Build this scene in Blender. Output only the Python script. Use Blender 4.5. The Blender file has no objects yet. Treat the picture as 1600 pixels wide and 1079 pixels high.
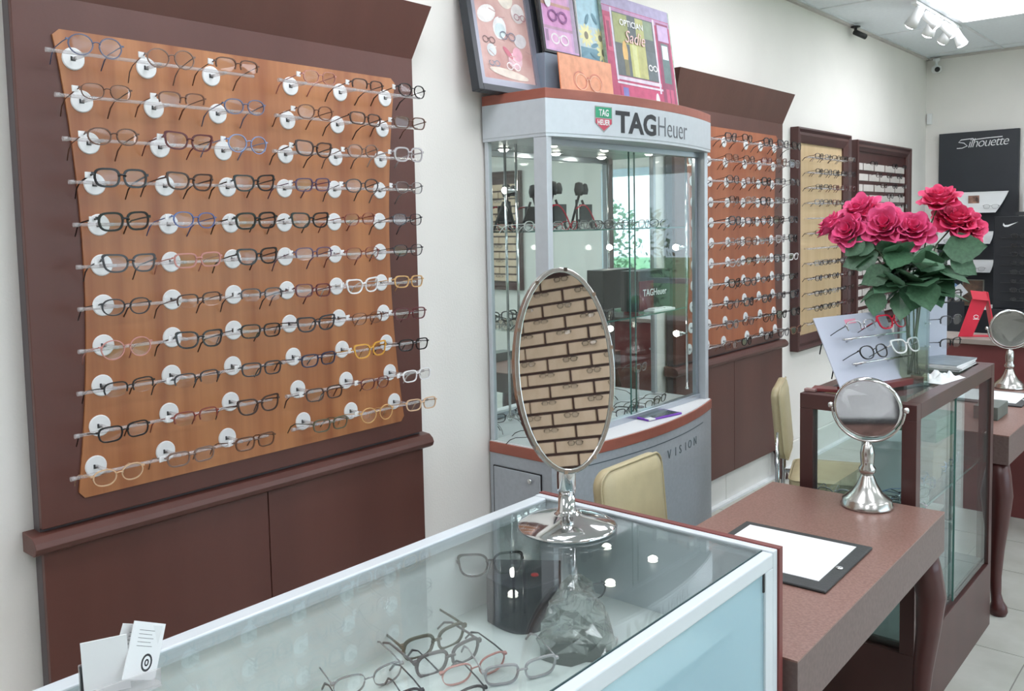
import bpy, math, random
from mathutils import Vector, Matrix
random.seed(7)
PI = math.pi
SC = bpy.context.scene
COL = SC.collection

# ------------------------------------------------------------------ camera
CAM = Vector((2.48, 0.0, 1.70))
YAW, PITCH, ROLL, FPX = 0.715338, 0.0721506, 0.0207585, 1373.5
_f = Vector((-math.sin(YAW) * math.cos(PITCH), math.cos(YAW) * math.cos(PITCH), -math.sin(PITCH)))
_r = Vector((math.cos(YAW), math.sin(YAW), 0))
_d = _f.cross(_r)
_r2 = _r * math.cos(ROLL) + _d * math.sin(ROLL)
_d2 = -_r * math.sin(ROLL) + _d * math.cos(ROLL)
cd = bpy.data.cameras.new('camera')
cd.sensor_width = 36.0
cd.lens = FPX / 1600 * 36
cd.shift_x = (800 - 794.9) / 1600
cd.shift_y = -(539.5 - 452.05) / 1600
cd.clip_start = 0.02
cam = bpy.data.objects.new('camera', cd)
COL.objects.link(cam)
mw = Matrix.Identity(4)
for i in range(3):
    mw[i][0], mw[i][1], mw[i][2], mw[i][3] = _r2[i], -_d2[i], -_f[i], CAM[i]
cam.matrix_world = mw
SC.camera = cam

# ------------------------------------------------------------------ world, exposure
SC.view_settings.view_transform = 'Standard'
SC.view_settings.look = 'None'
SC.view_settings.gamma = 1.0
SC.view_settings.use_curve_mapping = False
SC.view_settings.exposure = 0.70
_cy = SC.cycles
_cy.max_bounces, _cy.diffuse_bounces, _cy.glossy_bounces, _cy.transmission_bounces, _cy.transparent_max_bounces = 7, 4, 5, 4, 24
_cy.caustics_reflective = False
_cy.caustics_refractive = False
W = bpy.data.worlds.new('daylight')
SC.world = W
W.use_nodes = True
_bg = W.node_tree.nodes['Background']
_bg.inputs[0].default_value = (0.72, 0.86, 1.0, 1)
_bg.inputs[1].default_value = 2.6
PANEL_LIGHT = 8.0      # emission of the ceiling light panels


# ------------------------------------------------------------------ materials
def lin(c):
    c = c / 255.0
    return c / 12.92 if c <= 0.04045 else ((c + 0.055) / 1.055) ** 2.4


def S(r, g, b):
    return (lin(r), lin(g), lin(b), 1.0)


_mats = {}


def mat(name, rgb, rough=0.5, metal=0.0, var=0.08, scale=8.0, stretch=(1, 1, 1), bump=0.0, bscale=60.0, rgb2=None, spec=0.5, coat=0.0, detail=4.0, sheen=0.0):
    if name in _mats:
        return _mats[name]
    m = bpy.data.materials.new(name)
    m.use_nodes = True
    nt = m.node_tree
    N, L = nt.nodes, nt.links
    b = N['Principled BSDF']
    b.inputs['Roughness'].default_value = rough
    b.inputs['Metallic'].default_value = metal
    b.inputs['Specular IOR Level'].default_value = spec
    b.inputs['Coat Weight'].default_value = coat
    b.inputs['Coat Roughness'].default_value = 0.15
    c = S(*rgb)
    tc = N.new('ShaderNodeTexCoord')
    mp = N.new('ShaderNodeMapping')
    mp.inputs['Scale'].default_value = stretch
    L.new(tc.outputs['Object'], mp.inputs[0])
    nz = N.new('ShaderNodeTexNoise')
    nz.inputs['Scale'].default_value = scale
    nz.inputs['Detail'].default_value = detail
    L.new(mp.outputs[0], nz.inputs['Vector'])
    rp = N.new('ShaderNodeValToRGB')
    c2 = S(*rgb2) if rgb2 else tuple(min(1, x * (1 + var)) for x in c[:3]) + (1,)
    c1 = c if rgb2 else tuple(x * (1 - var) for x in c[:3]) + (1,)
    rp.color_ramp.elements[0].color = c1
    rp.color_ramp.elements[1].color = c2
    rp.color_ramp.elements[0].position = 0.3
    rp.color_ramp.elements[1].position = 0.7
    L.new(nz.outputs['Fac'], rp.inputs[0])
    L.new(rp.outputs[0], b.inputs['Base Color'])
    if bump:
        n2 = N.new('ShaderNodeTexNoise')
        n2.inputs['Scale'].default_value = bscale
        n2.inputs['Detail'].default_value = 3
        L.new(tc.outputs['Object'], n2.inputs['Vector'])
        bp = N.new('ShaderNodeBump')
        bp.inputs['Strength'].default_value = bump
        bp.inputs['Distance'].default_value = 0.01
        L.new(n2.outputs['Fac'], bp.inputs['Height'])
        L.new(bp.outputs[0], b.inputs['Normal'])
    _mats[name] = m
    return m


def emis(name, rgb, strength):
    if name in _mats:
        return _mats[name]
    m = bpy.data.materials.new(name)
    m.use_nodes = True
    nt = m.node_tree
    nt.nodes.remove(nt.nodes['Principled BSDF'])
    e = nt.nodes.new('ShaderNodeEmission')
    e.inputs[0].default_value = S(*rgb)
    e.inputs[1].default_value = strength
    nt.links.new(e.outputs[0], nt.nodes['Material Output'].inputs[0])
    _mats[name] = m
    return m


def glassy(name, tint=(0.95, 0.98, 0.97), ior=1.45, rough=0.0, haze=0.0, hazergb=(220, 230, 228)):
    """thin clear sheet: straight-through light plus Fresnel reflection, with an optional diffuse haze mixed in"""
    if name in _mats:
        return _mats[name]
    m = bpy.data.materials.new(name)
    m.use_nodes = True
    nt = m.node_tree
    N, L = nt.nodes, nt.links
    N.remove(N['Principled BSDF'])
    t = N.new('ShaderNodeBsdfTransparent')
    t.inputs[0].default_value = tuple(tint) + (1,)
    g = N.new('ShaderNodeBsdfGlossy')
    g.inputs['Roughness'].default_value = rough
    f0 = ((ior - 1) / (ior + 1)) ** 2
    lw = N.new('ShaderNodeLayerWeight')
    lw.inputs[0].default_value = 0.5
    pw = N.new('ShaderNodeMath')
    pw.operation = 'POWER'
    pw.inputs[1].default_value = 5.0
    L.new(lw.outputs['Facing'], pw.inputs[0])
    fr = N.new('ShaderNodeMath')
    fr.operation = 'MULTIPLY_ADD'
    fr.inputs[1].default_value = 1 - f0
    fr.inputs[2].default_value = f0
    L.new(pw.outputs[0], fr.inputs[0])
    mx = N.new('ShaderNodeMixShader')
    L.new(fr.outputs[0], mx.inputs[0])
    L.new(t.outputs[0], mx.inputs[1])
    L.new(g.outputs[0], mx.inputs[2])
    out = mx.outputs[0]
    if haze:
        d = N.new('ShaderNodeBsdfDiffuse')
        d.inputs[0].default_value = S(*hazergb)
        m2 = N.new('ShaderNodeMixShader')
        m2.inputs[0].default_value = haze
        L.new(out, m2.inputs[1])
        L.new(d.outputs[0], m2.inputs[2])
        out = m2.outputs[0]
    L.new(out, N['Material Output'].inputs[0])
    _mats[name] = m
    return m


M_WALL = mat('wall_paint', (231, 228, 222), 0.75, var=0.02, scale=3, bump=0.12, bscale=120)
M_CEIL = mat('ceiling_tile', (232, 238, 243), 0.85, var=0.03, scale=40, bump=0.2, bscale=200)
M_GRID = mat('ceiling_grid', (222, 226, 230), 0.5)
M_MAHOG = mat('mahogany_laminate', (82, 47, 40), 0.42, var=0.12, scale=5, stretch=(1, 1, 0.12), bump=0.03, rgb2=(93, 56, 48))
M_MAHOGD = mat('mahogany_dark', (66, 38, 36), 0.38, var=0.1, scale=6, stretch=(1, 1, 0.15), rgb2=(78, 46, 43))
M_CARCASE = mat('carcase_grey', (84, 76, 78), 0.5, var=0.05)
M_TILE = mat('floor_tile', (196, 198, 190), 0.35, var=0.06, scale=5, rgb2=(176, 178, 168), bump=0.03, bscale=20)
M_GROUT = mat('grout', (140, 140, 134), 0.8)
M_BASETILE = mat('white_base_tile', (225, 224, 218), 0.3, var=0.03)
M_SILVER = mat('silver_laminate', (196, 203, 208), 0.38, metal=0.25, var=0.03, scale=30)
M_SILVER2 = mat('silver_grey_base', (168, 174, 180), 0.45, metal=0.2, var=0.05, scale=60)
M_ALU = mat('aluminium', (190, 198, 206), 0.28, metal=0.8, var=0.03)
M_CHROME = mat('chrome', (215, 215, 215), 0.08, metal=1.0, var=0.02)
M_NICKEL = mat('brushed_nickel', (190, 188, 184), 0.24, metal=1.0, var=0.05, scale=4, stretch=(1, 1, 30))
M_RUST = mat('rust_trim', (142, 80, 66), 0.45, var=0.1, scale=6, stretch=(1, 1, 3), rgb2=(160, 94, 78))
M_MIRROR = mat('mirror_silver', (232, 236, 236), 0.015, metal=1.0, var=0.005)
M_WHITE = mat('white_plastic', (228, 230, 230), 0.4, var=0.02)
M_PAPER = mat('paper_white', (232, 234, 234), 0.7, var=0.015)
M_BLACK = mat('black_plastic', (26, 26, 28), 0.4, var=0.1)
M_DARK = mat('dark_grey_matte', (52, 54, 56), 0.6, var=0.08)
M_SIGN = mat('charcoal_panel', (40, 44, 50), 0.5, var=0.06)
M_LEATHER = mat('black_leather', (50, 54, 54), 0.5, var=0.08, scale=50, bump=0.15, bscale=300)
M_BEIGE = mat('beige_vinyl', (186, 174, 138), 0.42, var=0.05, scale=20, bump=0.05, bscale=200)
M_GREYPLQ = mat('grey_plaque', (186, 190, 204), 0.45, var=0.02)
M_GLASS = glassy('clear_glass')
M_TOPGLASS = glassy('counter_glass', (0.965, 0.985, 0.98), 1.55)
M_FRONTGLASS = glassy('counter_front_glass', (0.9, 0.97, 0.985), 1.6, haze=0.5, hazergb=(184, 216, 226))  # pale blue diffuse haze paints in the daylight reflected by the front pane
M_LENS = glassy('lens_glass', (0.95, 0.95, 0.95), 1.4)
M_GLASSEDGE = mat('glass_edge_green', (70, 110, 102), 0.15, var=0.05)
M_ACRYL = glassy('acrylic_rod', (0.95, 0.95, 0.95), 1.5, 0.08, haze=0.26, hazergb=(232, 228, 228))


def wood_board():
    """orange cherry veneer: tall streaks of lighter and darker figure"""
    m = mat('cherry_veneer', (146, 88, 56), 0.34, scale=3.2, stretch=(1, 5, 0.2), rgb2=(182, 124, 80), detail=6, bump=0.02)
    return m


M_CHERRY = wood_board()
M_CHERRY2 = mat('red_cherry_veneer', (150, 82, 54), 0.42, scale=3.2, stretch=(1, 4.5, 0.25), rgb2=(172, 104, 70), detail=6)
M_MAPLE = mat('maple_veneer', (196, 168, 128), 0.5, scale=4, stretch=(1, 3, 0.3), rgb2=(208, 182, 144))
M_BRICK = mat('brick_block_tan', (216, 186, 158), 0.6, scale=7, stretch=(1, 2, 1), rgb2=(228, 200, 174))
M_BRICKPALE = mat('brick_block_pale', (194, 186, 180), 0.6, scale=7, rgb2=(206, 200, 194))


def desk_top_mat():
    m = mat('speckled_laminate', (120, 88, 78), 0.33, scale=150, rgb2=(146, 114, 104), detail=6)
    return m


M_DESKTOP = desk_top_mat()
M_DESKSIDE = mat('desk_edge_laminate', (96, 78, 74), 0.45, scale=90, rgb2=(110, 92, 88))


# ------------------------------------------------------------------ mesh helpers
class MB:
    def __init__(s):
        s.v, s.f, s.m, s.sm = [], [], [], []
        s.cur = 0

    def add(s, vs, fs, mi=None, smooth=False):
        o = len(s.v)
        s.v += [tuple(x) for x in vs]
        for f in fs:
            s.f.append(tuple(i + o for i in f))
            s.m.append(s.cur if mi is None else mi)
            s.sm.append(smooth)
        return s

    def box(s, x0, x1, y0, y1, z0, z1, mi=None, mtx=None):
        vs = [Vector((x, y, z)) for x in (x0, x1) for y in (y0, y1) for z in (z0, z1)]
        if mtx:
            vs = [mtx @ v for v in vs]
        return s.add(vs, [(0, 1, 3, 2), (4, 6, 7, 5), (0, 4, 5, 1), (2, 3, 7, 6), (0, 2, 6, 4), (1, 5, 7, 3)], mi)

    def tube(s, pts, r, n=8, mi=None, cap=True, smooth=True, flat=1.0, up=None):
        pts = [Vector(p) for p in pts]
        rs = r if isinstance(r, (list, tuple)) else [r] * len(pts)
        vs, fs = [], []
        for i, p in enumerate(pts):
            t = (pts[min(i + 1, len(pts) - 1)] - pts[max(i - 1, 0)]).normalized()
            u = Vector(up) if up else (Vector((0, 0, 1)) if abs(t.z) < 0.9 else Vector((1, 0, 0)))
            a = t.cross(u).normalized()
            b = a.cross(t).normalized()
            for k in range(n):
                an = 2 * PI * k / n + PI / n
                vs.append(p + a * math.cos(an) * rs[i] * flat + b * math.sin(an) * rs[i])
        for i in range(len(pts) - 1):
            for k in range(n):
                k2 = (k + 1) % n
                fs.append((i * n + k, i * n + k2, (i + 1) * n + k2, (i + 1) * n + k))
        s.add(vs, fs, mi, smooth)
        if cap:
            o = len(s.v) - len(vs)
            e = len(pts) - 1
            s.f.append(tuple(o + k for k in reversed(range(n))))
            s.m.append(s.cur if mi is None else mi)
            s.sm.append(False)
            s.f.append(tuple(o + e * n + k for k in range(n)))
            s.m.append(s.cur if mi is None else mi)
            s.sm.append(False)
        return s

    def lathe(s, prof, n=32, c=(0, 0, 0), mi=None, mtx=None, smooth=True, sx=1.0):
        vs, fs = [], []
        for r, z in prof:
            for k in range(n):
                a = 2 * PI * k / n
                v = Vector((c[0] + r * math.cos(a) * sx, c[1] + r * math.sin(a), c[2] + z))
                vs.append(mtx @ v if mtx else v)
        for i in range(len(prof) - 1):
            for k in range(n):
                k2 = (k + 1) % n
                fs.append((i * n + k, i * n + k2, (i + 1) * n + k2, (i + 1) * n + k))
        s.add(vs, fs, mi, smooth)
        o = len(s.v) - len(vs)
        e = (len(prof) - 1) * n
        for rev, base, r in ((True, 0, prof[0][0]), (False, e, prof[-1][0])):
            if r > 1e-5:
                ids = [o + base + k for k in range(n)]
                s.f.append(tuple(reversed(ids)) if rev else tuple(ids))
                s.m.append(s.cur if mi is None else mi)
                s.sm.append(False)
        return s

    def prism(s, outline, fn, d0, d1, mi=None, smooth=False):
        """outline: 2D points; fn(a,b,d) -> 3D; extruded from d0 to d1"""
        n = len(outline)
        vs = [fn(a, b, d0) for a, b in outline] + [fn(a, b, d1) for a, b in outline]
        fs = [(i, (i + 1) % n, n + (i + 1) % n, n + i) for i in range(n)]
        s.add(vs, fs, mi, smooth)
        o = len(s.v) - 2 * n
        for ids in (tuple(o + i for i in reversed(range(n))), tuple(o + n + i for i in range(n))):
            s.f.append(ids)
            s.m.append(s.cur if mi is None else mi)
            s.sm.append(False)
        return s

    def ring(s, outer, inner, fn, d0, d1, mi=None, closed=True):
        n = len(outer)
        vs = [fn(a, b, d) for d in (d0, d1) for ol in (outer, inner) for a, b in ol]
        fs = []
        for i in range(n if closed else n - 1):
            j = (i + 1) % n
            O0, O1, I0, I1 = i, j, n + i, n + j
            P0, P1, Q0, Q1 = 2 * n + i, 2 * n + j, 3 * n + i, 3 * n + j
            fs += [(O0, O1, I1, I0), (P0, Q0, Q1, P1), (O0, P0, P1, O1), (I0, I1, Q1, Q0)]
        if not closed:
            fs += [(0, n, 3 * n, 2 * n), (n - 1, 3 * n - 1, 4 * n - 1, 2 * n - 1)]
        return s.add(vs, fs, mi)

    def mesh(s, name, mats):
        me = bpy.data.meshes.new(name)
        me.from_pydata(s.v, [], s.f)
        for m in (mats if isinstance(mats, (list, tuple)) else [mats]):
            me.materials.append(m)
        me.polygons.foreach_set('material_index', s.m)
        me.polygons.foreach_set('use_smooth', s.sm)
        me.update()
        return me

    def build(s, name, mats, parent=None, bevel=0.0, seg=2, normals=True):
        o = bpy.data.objects.new(name, s.mesh(name, mats))
        COL.objects.link(o)
        if normals:
            import bmesh
            bm = bmesh.new()
            bm.from_mesh(o.data)
            bmesh.ops.recalc_face_normals(bm, faces=bm.faces)
            bm.to_mesh(o.data)
            bm.free()
        if parent is not None:
            o.parent = parent
        if bevel:
            md = o.modifiers.new('bevel', 'BEVEL')
            md.width = bevel
            md.segments = seg
            md.limit_method = 'ANGLE'
            md.harden_normals = False
        return o


def inst(name, me, parent=None, loc=(0, 0, 0), rot=(0, 0, 0), scale=(1, 1, 1), mats=None):
    o = bpy.data.objects.new(name, me)
    COL.objects.link(o)
    o.parent = parent
    o.location = loc
    o.rotation_euler = rot
    o.scale = scale
    if mats:
        for i, m in mats.items():
            o.material_slots[i].link = 'OBJECT'
            o.material_slots[i].material = m
    return o


def tag(o, label, cat, group=None, kind=None):
    o['label'] = label
    o['category'] = cat
    if group:
        o['group'] = group
    if kind:
        o['kind'] = kind
    return o


def empty(name, label, cat, loc=(0, 0, 0), rot=(0, 0, 0), group=None):
    o = bpy.data.objects.new(name, None)
    COL.objects.link(o)
    o.location = loc
    o.rotation_euler = rot
    o.empty_display_size = 0.05
    return tag(o, label, cat, group)


def struct(o):
    o['kind'] = 'structure'
    return o


def text_mesh(txt, size, bold=0.0, shear=0.0, space=1.0, extrude=0.0008, align='LEFT'):
    c = bpy.data.curves.new('lettering', 'FONT')
    c.body = txt
    c.size = size
    c.offset = bold
    c.shear = shear
    c.space_character = space
    c.extrude = extrude
    c.align_x = align
    c.resolution_u = 3
    o = bpy.data.objects.new('lettering', c)
    COL.objects.link(o)
    dg = bpy.context.evaluated_depsgraph_get()
    me = bpy.data.meshes.new_from_object(o.evaluated_get(dg))
    bpy.data.objects.remove(o)
    bpy.data.curves.remove(c)
    return me


def text_obj(name, txt, size, fn, m, parent, bold=0.0, shear=0.0, space=1.0, align='LEFT'):
    """lettering: flat mesh in (a, b) wrapped by fn(a, b, height) onto a surface"""
    me = text_mesh(txt, size, bold, shear, space, 0.0008, align)
    for v in me.vertices:
        v.co = fn(v.co.x, v.co.y, v.co.z + 0.001)
    me.materials.clear()
    me.materials.append(m)
    o = bpy.data.objects.new(name, me)
    COL.objects.link(o)
    o.parent = parent
    return o


ORD = ['first', 'second', 'third', 'fourth', 'fifth', 'sixth', 'seventh', 'eighth', 'ninth', 'tenth', 'eleventh', 'twelfth', 'thirteenth', 'fourteenth', 'fifteenth', 'sixteenth']

# ------------------------------------------------------------------ room shell
X1, Y0, Y1, ZC = 6.7, -3.0, 8.86, 3.17
struct(MB().box(-0.12, 0, Y0 - .12, Y1 + .12, 0, ZC).build('wall_left', M_WALL))
# far wall with a glazed door opening, right wall with a shop window
w = MB()
for a in ((0, 2.62, 0, ZC), (3.72, X1, 0, ZC), (2.62, 3.72, 2.35, ZC)):
    w.box(a[0], a[1], Y1, Y1 + .12, a[2], a[3])
struct(w.build('wall_far', M_WALL))
w = MB()
for a in ((Y0, 1.2, 0, ZC), (6.6, Y1, 0, ZC), (1.2, 6.6, 0, .45), (1.2, 6.6, 2.7, ZC)):
    w.box(X1, X1 + .12, a[0], a[1], a[2], a[3])
struct(w.build('wall_right', M_WALL))
struct(MB().box(-0.12, X1 + .12, Y0 - .12, Y0, 0, ZC).build('wall_back', M_WALL))
fl = struct(MB().box(-0.1, X1 + .1, Y0 - .1, Y1 + .1, -0.1, -0.003).build('floor', M_GROUT))
ts = 0.45
tme = MB().box(0.0025, ts - .0025, 0.0025, ts - .0025, -.003, 0.0).mesh('floor_tile', M_TILE)
y_first = 3.757 - 6 * ts
for i in range(-1, 9):
    for j in range(0, 18):
        x = 0.02 + i * ts
        if i < 0 or y_first + (j + 1) * ts > Y1 + .2:
            continue
        inst('floor_tile', tme, fl, (x, y_first + j * ts, 0))
rest = MB()
for i in range(0, 15):
    for j in range(-9, 18):
        if 0 <= i < 9 and 0 <= j:
            continue
        x, y = 0.02 + i * ts, y_first + j * ts
        if y > Y1 - .1 or y < Y0:
            continue
        rest.box(x + .0025, x + ts - .0025, y + .0025, y + ts - .0025, -.003, 0)
o = rest.build('floor_tiles_rest', M_TILE, fl)
o['kind'] = 'stuff'
ce = struct(MB().box(-.1, X1 + .1, Y0 - .1, Y1 + .1, ZC + .012, ZC + .1).build('ceiling', M_GRID))
CX0, CY0, CXW, CYW = 0.025, 6.21 - 8 * 1.22, 0.61, 1.22
cme = MB().box(.009, CXW - .009, .009, CYW - .009, ZC + .002, ZC + .012).mesh('ceiling_tile', M_CEIL)
LIGHTS = {(1, 8), (1, 6), (1, 4), (4, 8), (4, 6), (4, 4), (4, 2), (7, 7), (7, 5), (7, 3), (1, 2), (9, 8)}
for i in range(11):
    for j in range(1, 11):
        if (i, j) in LIGHTS:
            continue
        y = CY0 + j * CYW
        sy = 1.0 if y + CYW < Y1 else (Y1 - y) / CYW
        if sy > 0.05:
            inst('ceiling_tile', cme, ce, (CX0 + i * CXW, y, 0), scale=(1, sy, 1))
        if j == 1:
            continue
cg = MB()
for i in range(12):
    x = CX0 + i * CXW
    cg.box(x - .012, x + .012, Y0, Y1, ZC - .004, ZC + .004)
for j in range(1, 11):
    y = CY0 + j * CYW
    cg.box(0, X1, y - .012, y + .012, ZC - .004, ZC + .004)
cg.build('grid_bar', M_GRID, ce)
wa = MB()
wa.box(0, .025, Y0, Y1, ZC - .02, ZC).box(0, X1, Y1 - .025, Y1, ZC - .02, ZC)
struct(wa.build('trim_1', mat('ceiling_edge', (196, 190, 186), 0.6)))
M_PANELGLOW = emis('light_panel_glow', (246, 247, 255), PANEL_LIGHT)
for (i, j) in sorted(LIGHTS):
    x, y = CX0 + i * CXW, CY0 + j * CYW
    main = (i, j) == (1, 8)
    lab = 'bright square ceiling light panel beside the white track spotlights' if main else 'flush ceiling light panel, ' + ORD[i] + ' column, ' + ORD[j] + ' bay, outside the view'
    L = empty('ceiling_light', lab, 'light', (x, y, ZC), group=None if main else 'ceiling light panels')
    fr = MB()
    for a in ((.012, .03, .012, CYW - .012), (CXW - .03, CXW - .012, .012, CYW - .012), (.03, CXW - .03, .012, .03), (.03, CXW - .03, CYW - .03, CYW - .012)):
        fr.box(a[0], a[1], a[2], a[3], -.006, .012)
    fr.build('frame', M_WHITE, L)
    MB().box(.03, CXW - .03, .03, CYW - .03, 0.0, .01).build('diffuser', M_PANELGLOW, L)

# baseboard of large white tiles along the left wall
bb = struct(MB().box(0, .008, Y0, Y1, 0, .16).build('baseboard_left', M_GROUT))
y = 4.81 - 13 * .62
k = 0
while y < Y1 - .05:
    e = min(y + .616, Y1)
    MB().box(.006, .02, y, e, 0.002, .17).build('base_tile', M_BASETILE, bb, bevel=.003)
    y += .62
struct(MB().box(.02, .05, Y0, Y1, 0, .014).build('trim_2', mat('white_floor_strip', (232, 234, 234), .5)))

# glazed door in the far wall, shop window in the right wall, greenery outside
dr = struct(MB().box(2.62, 2.70, Y1 - .02, Y1 + .08, 0, 2.35).box(3.64, 3.72, Y1 - .02, Y1 + .08, 0, 2.35).box(2.70, 3.64, Y1 - .02, Y1 + .08, 2.26, 2.35).box(2.70, 3.64, Y1 - .02, Y1 + .08, 0, .1).box(2.70, 3.64, Y1, Y1 + .06, 1.0, 1.06).build('door_1', M_ALU))
MB().box(2.70, 3.64, Y1 + .03, Y1 + .038, .1, 2.26).build('pane', M_GLASS, dr)
wn = MB()
wn.box(X1 - .02, X1 + .1, 1.2, 6.6, .45, .53).box(X1 - .02, X1 + .1, 1.2, 6.6, 2.62, 2.7)
for yy in (1.2, 2.97, 4.75, 6.52):
    wn.box(X1 - .02, X1 + .1, yy, yy + .08, .53, 2.62)
wn = struct(wn.build('window_1', M_ALU))
for yy in (1.28, 3.05, 4.83):
    MB().box(X1 + .03, X1 + .038, yy, yy + 1.69, .53, 2.62).build('pane', M_GLASS, wn)
M_HEDGE = mat('hedge_green', (52, 96, 56), 0.7, scale=6, rgb2=(96, 140, 92), bump=.6, bscale=14)
M_LAWN = mat('lawn_green', (110, 150, 100), .9, scale=2)
struct(MB().box(-6, 30, Y1 + .12, 40, -.2, -.1).box(X1 + .12, 30, -20, Y1 + .12, -.2, -.1).build('ground_outside', M_LAWN))


def shrub(loc, r, h, label, seed):
    rnd = random.Random(seed)
    mb = MB()
    for _ in range(1500):
        a, t = rnd.uniform(0, 2 * PI), rnd.uniform(0.05, 1)
        rr = r * math.sqrt(max(0.05, 1 - (2 * t - 1) ** 2)) * rnd.uniform(.3, 1.05)
        p = Vector((rr * math.cos(a), rr * math.sin(a), t * h))
        u = Vector((rnd.uniform(-1, 1), rnd.uniform(-1, 1), rnd.uniform(-1, 1))).normalized()
        v = u.orthogonal().normalized()
        s_ = rnd.uniform(.05, .10) * r
        mb.add([p - u * s_, p + v * s_ * .5, p + u * s_, p - v * s_ * .5], [(0, 1, 2, 3)])
    t = empty('shrub', label, 'shrub', loc, group='shrubs outside the far glass door')
    o = mb.build('foliage', M_HEDGE, t, normals=False)
    o['kind'] = 'stuff'
    MB().tube([(0, 0, 0), (0, 0, h * .7)], .06 * r, 6).build('trunk', M_MAHOGD, t)


for k, (x, y, r, h) in enumerate(((2.0, 12.6, .8, 2.6), (4.2, 13.2, 1.0, 3.0), (6.6, 12.8, .9, 2.3))):
    shrub((x, y, -.1), r, h, 'leafy green shrub outside the glass door, ' + ORD[k] + ' of three', 10 + k)

# ------------------------------------------------------------------ eyeglasses
FRAME_COL = {
    'black': ((24, 24, 26), .25), 'charcoal': ((52, 52, 56), .3), 'dark brown': ((58, 38, 32), .3), 'brown': ((108, 68, 50), .3),
    'tortoiseshell': ((92, 62, 46), .3), 'blue': ((84, 100, 150), .3), 'light blue': ((128, 148, 190), .3), 'slate blue': ((96, 104, 132), .3),
    'burgundy': ((92, 36, 42), .3), 'reddish brown': ((124, 56, 46), .3), 'pinkish': ((190, 132, 124), .3), 'white': ((226, 226, 226), .35),
    'tan': ((206, 164, 108), .3), 'yellow': ((206, 152, 62), .3), 'grey': ((110, 106, 106), .3), 'greyish brown': ((120, 98, 88), .3),
    'beige': ((206, 172, 138), .3), 'clear grey': ((176, 172, 174), .2), 'purple': ((82, 62, 90), .3), 'silver': ((170, 170, 172), .25),
    'red': ((190, 28, 56), .25), 'gunmetal': ((74, 76, 82), .25), 'pale': ((214, 216, 214), .3), 'navy': ((40, 46, 70), .3), 'olive': ((88, 88, 72), .3),
}


def fcol(n):
    c, r = FRAME_COL[n]
    return mat('frame_' + n.replace(' ', '_'), c, r, metal=0.6 if n in ('silver', 'gunmetal') else 0.0, var=.25 if n == 'tortoiseshell' else .06, scale=60 if n == 'tortoiseshell' else 12)


# style: lens half width, half height, roundness, rim, kind, adjective
STYLES = {
    'round': (.0260, .0225, 2.1, .0024, 'full', 'round'),
    'oval': (.0255, .0185, 2.4, .0028, 'full', 'oval'),
    'rect': (.0265, .0165, 3.6, .0034, 'full', 'rectangular'),
    'thick': (.0260, .0190, 3.2, .0050, 'full', 'thick-rimmed'),
    'cat': (.0262, .0190, 2.7, .0042, 'cat', 'cat-eye'),
    'half': (.0265, .0170, 3.2, .0030, 'half', 'half-rim'),
    'thin': (.0255, .0175, 2.8, .0014, 'full', 'thin-rimmed'),
}
NSEG = 22
_gm = {}


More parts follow.
